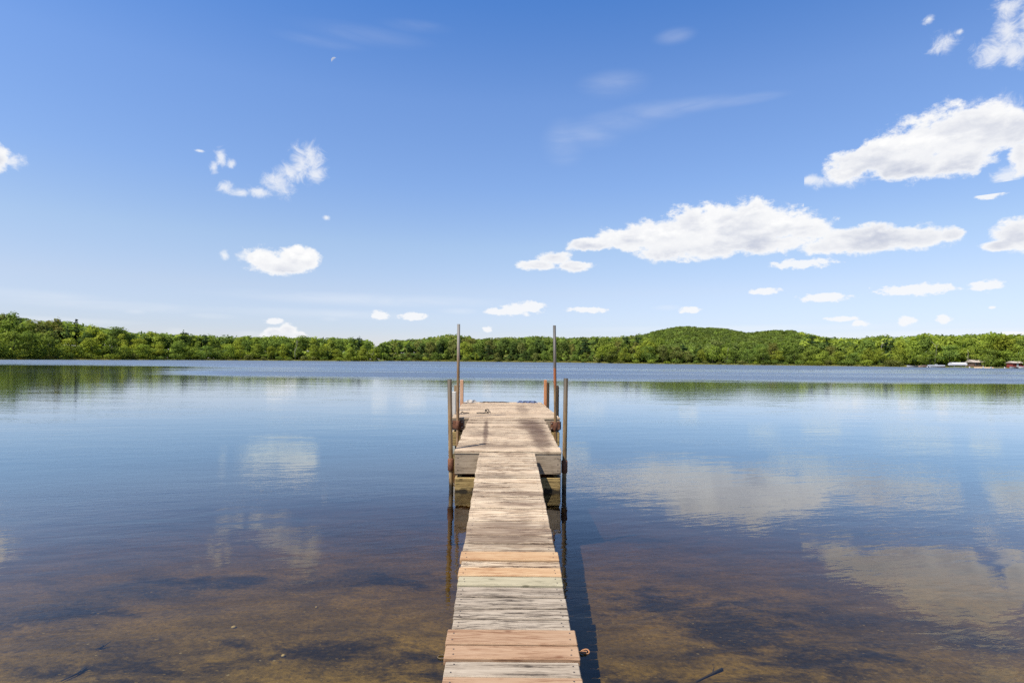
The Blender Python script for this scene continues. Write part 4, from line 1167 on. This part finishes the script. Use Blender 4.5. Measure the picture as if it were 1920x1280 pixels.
# red boathouse
p = shore_loc(1902, 2.4); z = gz(p.x, p.y)
o = thing('boathouse', 'small red boathouse with pale roof and white door', 'boathouse', (p.x, p.y, z - .05), R(4))
bm = new_bm(); box(bm, -2.0, 2.0, -1.3, 1.3, 0, 1.9, .01); obj('wall', bm, M_red, o)
bm = new_bm()
v = [bm.verts.new(q_) for q_ in ((-2.3, -1.7, 1.88), (2.3, -1.7, 1.88), (2.3, 1.7, 1.88), (-2.3, 1.7, 1.88), (-2.3, 0, 2.6), (2.3, 0, 2.6))]
for q_ in ((0, 1, 5, 4), (2, 3, 4, 5), (1, 2, 5), (3, 0, 4), (3, 2, 1, 0)): bm.faces.new([v[i] for i in q_])
obj('roof', bm, M_tanr, o)
bm = new_bm(); box(bm, -.4, .4, -1.36, -1.303, .05, 1.6, .005); obj('door', bm, M_wht, o)
p = shore_loc(1903, -2.5)
o = thing('rowboat', 'silver and red boat moored below the red boathouse', 'boat', (p.x, p.y, -.06), R(184), 'boats at the landing')
obj('hull', hull_bm(4.4, 1.5, .55), M_alu, o)
bm = new_bm(); box(bm, -1.6, .9, -.55, .55, .44, .62, .05); obj('cover', bm, M_red, o)
p = shore_loc(1921, -2.6)
o = thing('speedboat', 'red speedboat with white bottom at right edge of photo', 'boat', (p.x, p.y, -.05), R(183), 'boats at the landing')
obj('hull', hull_bm(4.8, 1.8, .62), M_wht, o)
bm = new_bm(); hexa(bm, [(-2.2, -.8, .64), (1.4, -.7, .72), (1.4, .7, .72), (-2.2, .8, .64), (-2.2, -.74, 1.05), (1.0, -.5, .98), (1.0, .5, .98), (-2.2, .74, 1.05)], .04); obj('topside', bm, M_red, o)
bm = new_bm(); hexa(bm, [(-.4, -.55, 1.0), (.2, -.5, .99), (.2, .5, .99), (-.4, .55, 1.0), (-.5, -.5, 1.5), (-.44, -.5, 1.5), (-.44, .5, 1.5), (-.5, .5, 1.5)], .01); obj('windscreen', bm, M_glass, o)
# marker buoys
for x, lab in ((1818, 'white marker buoy leftmost of the row off the beach'), (1844, 'white marker buoy off the middle of the beach'), (1858, 'white marker buoy off the right end of the beach'), (1884, 'white marker buoy off the long brown jetty')):
    p = shore_loc(x, -7)
    e = thing('buoy', lab, 'buoy', (p.x, p.y, 0), 0, 'white marker buoys')
    bm = new_bm(); tube(bm, [(0, 0, -.2), (0, 0, 0), (0, 0, .2), (0, 0, .38), (0, 0, .45)], [.1, .24, .26, .18, .06], 12); obj('float', bm, M_wht, e)
    bm = new_bm(); tube(bm, [(0, 0, .44), (0, 0, .62)], .03, 6); obj('mooring_eye', bm, M_alu, e)

# ------------------------------------------------------------------ sky, clouds, moon, sun
SUN_EL = R(57); SHADOW = Vector((.76, .65, 0)).normalized()
to_sun = Vector((-SHADOW.x * math.cos(SUN_EL), -SHADOW.y * math.cos(SUN_EL), math.sin(SUN_EL)))
sun = bpy.data.lights.new('sun', 'SUN'); sun.energy = 4.2; sun.angle = R(0.5); sun.color = (1.0, .955, .88)
so = bpy.data.objects.new('sun', sun); link(so); so.rotation_euler = to_sun.to_track_quat('Z', 'Y').to_euler()
so.location = (-20, -20, 40)

def azel(x, y):
    u, v = uv(x, y)
    return math.atan2(u, F), math.atan2(-v, math.hypot(F, u))
# clouds by patch of sky: name, window in the sky (left, right, top, bottom), heaped blobs, small puffs, wisps, veils
CLOUDS = [
 ((925, 1829, 345, 522), [(1110, 457, 62, 15), (1180, 449, 75, 24), (1240, 441, 80, 36), (1310, 428, 90, 48), (1380, 424, 90, 52), (1412, 396, 17, 22), (1450, 426, 90, 41), (1512, 431, 60, 28),
    (1262, 468, 74, 26), (1340, 463, 95, 24), (1440, 456, 95, 22), (1590, 449, 76, 32), (1655, 447, 85, 29), (1730, 448, 75, 22), (1782, 441, 36, 17), (1550, 462, 66, 14),
    (1040, 485, 38, 16), (1010, 497, 48, 11), (1078, 498, 42, 12)], [(1502, 495, 62, 10)], [], []),
 ((1482, 2060, 150, 388), [(1598, 308, 52, 34), (1655, 291, 72, 44), (1720, 272, 80, 56), (1790, 255, 78, 62), (1850, 244, 62, 58), (1705, 312, 95, 34), (1790, 302, 85, 30), (1915, 290, 28, 40), (1905, 245, 46, 40), (1960, 270, 60, 70)],
    [], [(1570, 336, 54, 18), (1520, 337, 24, 12), (1860, 225, 60, 40), (1890, 330, 30, 24)], []),
 ((1829, 2060, 388, 500), [(1905, 440, 52, 34), (1876, 461, 46, 13), (1950, 440, 60, 40)], [(1855, 366, 30, 8)], [], []),
 ((-120, 80, 230, 370), [(-8, 298, 30, 34), (-40, 290, 40, 34)], [], [(28, 300, 22, 16)], []),
 ((400, 640, 440, 530), [(490, 483, 42, 23), (522, 500, 66, 18), (556, 483, 46, 24), (580, 486, 22, 22)], [], [(421, 479, 9, 11), (455, 480, 14, 12)], []),
 ((350, 645, 255, 425), [], [], [(414, 296, 13, 18), (401, 314, 10, 13), (433, 306, 10, 11), (423, 350, 18, 16), (450, 360, 26, 11), (485, 360, 34, 12), (522, 344, 32, 26), (545, 325, 22, 20), (565, 306, 30, 34), (584, 300, 26, 34), (592, 326, 20, 20), (612, 408, 7, 5), (375, 283, 10, 3)], []),
 ((1690, 2060, -80, 150), [], [], [(1895, 18, 36, 30), (1890, 60, 36, 36), (1866, 96, 38, 34), (1902, 96, 32, 32), (1930, 40, 30, 60), (1768, 85, 30, 22), (1742, 36, 13, 9), (1800, 60, 8, 6)], []),
 ((-200, 2100, 530, 660), [(515, 624, 22, 13), (540, 620, 22, 17), (530, 630, 46, 12), (560, 628, 16, 8)], [(515, 602, 20, 6), (970, 580, 46, 11), (997, 574, 26, 11), (938, 584, 28, 8), (1100, 581, 38, 6), (1293, 581, 22, 7), (1545, 558, 54, 9), (1432, 546, 30, 7),
    (1715, 543, 74, 12), (1848, 536, 36, 11), (1578, 597, 36, 5), (1613, 606, 16, 7), (1700, 602, 19, 9), (1768, 598, 16, 8), (713, 591, 17, 10), (775, 593, 28, 8), (1900, 626, 40, 5), (915, 617, 9, 6), (1860, 576, 8, 4)], [],
    [(253, 583, 26, 7), (330, 621, 24, 8), (400, 592, 50, 7), (470, 626, 40, 7), (620, 597, 24, 6), (860, 583, 40, 7), (1250, 577, 30, 6), (60, 552, 190, 12), (200, 572, 240, 12), (700, 562, 300, 14), (1400, 616, 420, 8), (600, 588, 240, 10), (1750, 625, 300, 10), (100, 600, 200, 8)]),
 ((960, 1482, 40, 330), [], [], [], [(1058, 268, 44, 46), (1105, 252, 70, 30), (1160, 230, 80, 26), (1225, 210, 90, 22), (1300, 197, 100, 17), (1390, 188, 90, 12), (1265, 68, 42, 18), (1150, 158, 70, 28)]),
 ((440, 900, 15, 130), [], [], [], [(680, 66, 140, 22), (600, 78, 90, 14), (780, 50, 70, 14)]),
]
world = bpy.data.worlds.new('World'); bpy.context.scene.world = world
world.use_nodes = True
wt = NT(world.node_tree); wt.n.clear()
wout = wt.add('ShaderNodeOutputWorld')
SKY_STR = 0.065
sky = wt.add('ShaderNodeTexSky'); sky.sky_type = 'NISHITA'; sky.sun_disc = False
sky.sun_elevation = SUN_EL; sky.sun_rotation = math.atan2(to_sun.x, to_sun.y)
sky.altitude = 300; sky.air_density = 1.0; sky.dust_density = 0.6; sky.ozone_density = 2.0
dirn = wt.vmath('NORMALIZE', wt.add('ShaderNodeTexCoord').outputs['Generated'])
sxyz = wt.add('ShaderNodeSeparateXYZ'); wt.l.new(dirn, sxyz.inputs[0])
azn = wt.math('ARCTAN2', sxyz.outputs[0], sxyz.outputs[1])
eln = wt.math('ARCSINE', sxyz.outputs[2])
cmb = wt.add('ShaderNodeCombineXYZ'); wt.l.new(azn, cmb.inputs[0]); wt.l.new(eln, cmb.inputs[1])
ae = cmb.outputs[0]
def field(blobs):
    cur = None
    for (cx, cy, rx, ry) in blobs:
        a0, e0 = azel(cx, cy)
        ra_ = abs(azel(cx + rx, cy)[0] - azel(cx - rx, cy)[0]) / 2
        re_ = abs(azel(cx, cy + ry)[1] - azel(cx, cy - ry)[1]) / 2
        ln = wt.vmath('LENGTH', wt.vmath('MULTIPLY_ADD', ae, (1 / ra_, 1 / re_, 0.0), (-a0 / ra_, -e0 / re_, 0.0)))
        if cur is None: cur = ln
        else:
            nd = wt.add('ShaderNodeMath', operation='SMOOTH_MIN'); wt.put(nd.inputs[0], cur); wt.put(nd.inputs[1], ln); nd.inputs[2].default_value = .25
            cur = nd.outputs[0]
    return wt.math('SUBTRACT', 1.0, cur)
# clear sky, graded by height above the horizon towards the photograph's blue
SKYGRADE = [(0.0, (1.086, 1.04, 1.334)), (0.0328, (1.055, 1.01, 1.227)), (0.0744, (1.323, 1.162, 1.213)), (0.1233, (1.398, 1.312, 1.324)), (0.1856, (1.241, 1.327, 1.528)), (0.2689, (1.144, 1.353, 1.687)), (0.3567, (0.706, 1.165, 1.727)), (0.6111, (0.403, 0.818, 1.459))]
skyc = wt.mix(1.0, sky.outputs[0], wt.ramp(wt.math('DIVIDE', eln, R(90.0)), SKYGRADE), 'MULTIPLY')
bg0 = wt.add('ShaderNodeBackground'); wt.l.new(skyc, bg0.inputs[0]); bg0.inputs[1].default_value = SKY_STR
CW = 1.0 / (SKY_STR * 2 ** .9) * .99
cst = (CW * .955, CW * .965, CW * .985)
def window_of(big, small, wisp, veil):
    q = []
    for blobs, k in ((big, 1.5), (small, 1.6), (wisp, 1.7), (veil, 1.25)):
        for (cx, cy, rx, ry) in blobs:
            a, e = azel(cx, cy)
            ra_ = abs(azel(cx + rx, cy)[0] - azel(cx - rx, cy)[0]) / 2 * k
            re_ = abs(azel(cx, cy + ry)[1] - azel(cx, cy - ry)[1]) / 2 * k
            q.append((a - ra_, e - re_, a + ra_, e + re_))
    return min(t[0] for t in q), min(t[1] for t in q), max(t[2] for t in q), max(t[3] for t in q)
LIMITS = {925: (-99, -99, 38.9, 99), 1482: (27.05, 13.65, 99, 20.9), 1829: (38.9, -99, 99, 12.9), 1690: (-99, 20.9, 99, 99)}
chain = bg0.outputs[0]
for (win, big, small, wisp, veil) in CLOUDS:
    a0, e0, a1, e1 = window_of(big, small, wisp, veil)
    lim = LIMITS.get(win[0], (-99, -99, 99, 99))        # neighbouring patches of sky must not overlap
    a0, e0, a1, e1 = max(a0, R(lim[0])), max(e0, R(lim[1])), min(a1, R(lim[2])), min(e1, R(lim[3]))
    b = wt.vmath('ABSOLUTE', wt.vmath('MULTIPLY_ADD', ae, (2 / (a1 - a0), 2 / (e1 - e0), 0), (-(a0 + a1) / (a1 - a0), -(e0 + e1) / (e1 - e0), 0)))
    sb = wt.add('ShaderNodeSeparateXYZ'); wt.l.new(b, sb.inputs[0])
    inside = wt.math('LESS_THAN', wt.math('MAXIMUM', sb.outputs[0], sb.outputs[1]), 1.0)
    c = skyc
    if veil:
        nci = wt.noise(wt.vmath('MULTIPLY', dirn, (1.2, 1.0, 7.0)), 7.0, 6.0, .6, .6)
        low = win[3] > 500
        av = wt.math('MULTIPLY', wt.math('MULTIPLY', wt.sstep(field(veil), -.2, .9), wt.sstep(nci, .35, .65, .45, 1.0)), .26 if low else (.14 if win[0] == 960 else .07))
        c = wt.mix(av, c, cst)
    if wisp:
        nwi = wt.noise(wt.vmath('MULTIPLY', dirn, (1.0, 1.0, 1.2)), 44.0, 8.0, .70, .6)
        dw = wt.math('ADD', field(wisp), wt.math('MULTIPLY_ADD', nwi, 2.8, -1.22))
        c = wt.mix(wt.math('MULTIPLY', wt.sstep(dw, .0, 1.25), .78), c, cst)
    if small:
        nsm = wt.noise(wt.vmath('MULTIPLY', dirn, (1.0, 1.0, 1.8)), 75.0, 6.0, .62, .1)
        ds = wt.math('ADD', field(small), wt.math('MULTIPLY_ADD', nsm, 2.0, -.88))
        c = wt.mix(wt.math('MULTIPLY', wt.sstep(ds, .0, .45), .90), c, cst)
    if big:
        sc_ = wt.vmath('MULTIPLY', dirn, (1.0, 1.0, 1.5))
        nbig = wt.noise(sc_, 30.0, 10.0, .66, .1)
        nbig2 = wt.noise(wt.vmath('ADD', sc_, (-.005, 0, .016)), 30.0, 6.0, .62, .1)
        fb = field(big)
        db = wt.math('ADD', fb, wt.math('MULTIPLY_ADD', nbig, 1.85, -.88))
        ab = wt.math('MULTIPLY', wt.sstep(db, .0, .40), .98)
        soft = wt.noise(wt.vmath('MULTIPLY', dirn, (1.0, 1.0, 2.8)), 12.0, 4.0, .55, .2)
        shade = wt.math('ADD', wt.math('MULTIPLY', wt.math('SUBTRACT', nbig, nbig2), .40), wt.math('MULTIPLY', wt.sstep(soft, .42, .66), -.20))
        shade = wt.math('ADD', shade, wt.sstep(eln, e0 + (e1 - e0) * .22, e0 + (e1 - e0) * .62, -.13, 0.0))
        shade = wt.math('ADD', wt.math('MULTIPLY', shade, wt.sstep(db, .15, .8)), .985)
        cl = wt.add('ShaderNodeCombineColor')
        for i_, (m_, o_) in enumerate(((1.10, -.10), (1.0, 0.0), (.70, .30))):
            wt.l.new(wt.math('MULTIPLY', wt.math('MULTIPLY_ADD', shade, m_, o_), CW), cl.inputs[i_])
        c = wt.mix(ab, c, cl.outputs[0])
    b_ = wt.add('ShaderNodeBackground'); wt.l.new(c, b_.inputs[0]); b_.inputs[1].default_value = SKY_STR
    ms = wt.add('ShaderNodeMixShader'); wt.l.new(inside, ms.inputs[0]); wt.l.new(chain, ms.inputs[1]); wt.l.new(b_.outputs[0], ms.inputs[2])
    chain = ms.outputs[0]
wt.l.new(chain, wout.inputs[0])

# moon: a glowing ball, its lit side painted in by a fixed direction, rest transparent
def moon():
    m, nt, out = material('pale_moon')
    g = nt.add('ShaderNodeNewGeometry')
    mdir = Vector((-.62, -.35, .70)).normalized()
    f = nt.sstep(nt.vmath('DOT_PRODUCT', g.outputs['Normal'], tuple(mdir)), .0, .5)
    n = nt.noise(nt.add('ShaderNodeTexCoord').outputs['Object'], .05, 4.0)
    em = nt.add('ShaderNodeEmission'); nt.put(em.inputs['Color'], (.80, .84, .95, 1)); nt.put(em.inputs['Strength'], nt.math('MULTIPLY_ADD', n, .16, .30))
    tr = nt.add('ShaderNodeBsdfTransparent'); mx = nt.add('ShaderNodeMixShader')
    nt.l.new(nt.math('MULTIPLY', f, nt.math('SUBTRACT', .8, nt.math('MULTIPLY', g.outputs['Backfacing'], .8))), mx.inputs[0]); nt.l.new(tr.outputs[0], mx.inputs[1]); nt.l.new(em.outputs[0], mx.inputs[2]); nt.l.new(mx.outputs[0], out.inputs[0])
    p = P(627, 114, 4200.0)
    bm = new_bm(); bmesh.ops.create_uvsphere(bm, u_segments=32, v_segments=20, radius=4200.0 * 6.0 / F)
    tag(obj('moon', bm, m, None, True, loc=p), 'faint half moon in the blue sky upper left', 'moon')
moon()

# ------------------------------------------------------------------ camera and render settings
cam = bpy.data.cameras.new('camera'); co = bpy.data.objects.new('camera', cam); link(co)
cam.sensor_width = 36.0; cam.lens = 36.0 * F / 1920.0; cam.shift_y = 35.0 / 1920.0
cam.clip_start = .05; cam.clip_end = 20000
co.matrix_world = Matrix.Translation((0, 0, HC)) @ Matrix.Rotation(R(90), 4, 'X') @ Matrix.Rotation(ROLL, 4, 'Z')
S = bpy.context.scene
S.camera = co
S.render.engine = 'CYCLES'
S.view_settings.view_transform = 'Standard'; S.view_settings.look = 'None'; S.view_settings.gamma = 1.0
S.view_settings.exposure = 0.9
S.cycles.max_bounces = 8; S.cycles.diffuse_bounces = 3; S.cycles.glossy_bounces = 3; S.cycles.transparent_max_bounces = 12
S.cycles.volume_bounces = 0; S.cycles.use_denoising = False
S.cycles.caustics_reflective = False; S.cycles.caustics_refractive = False
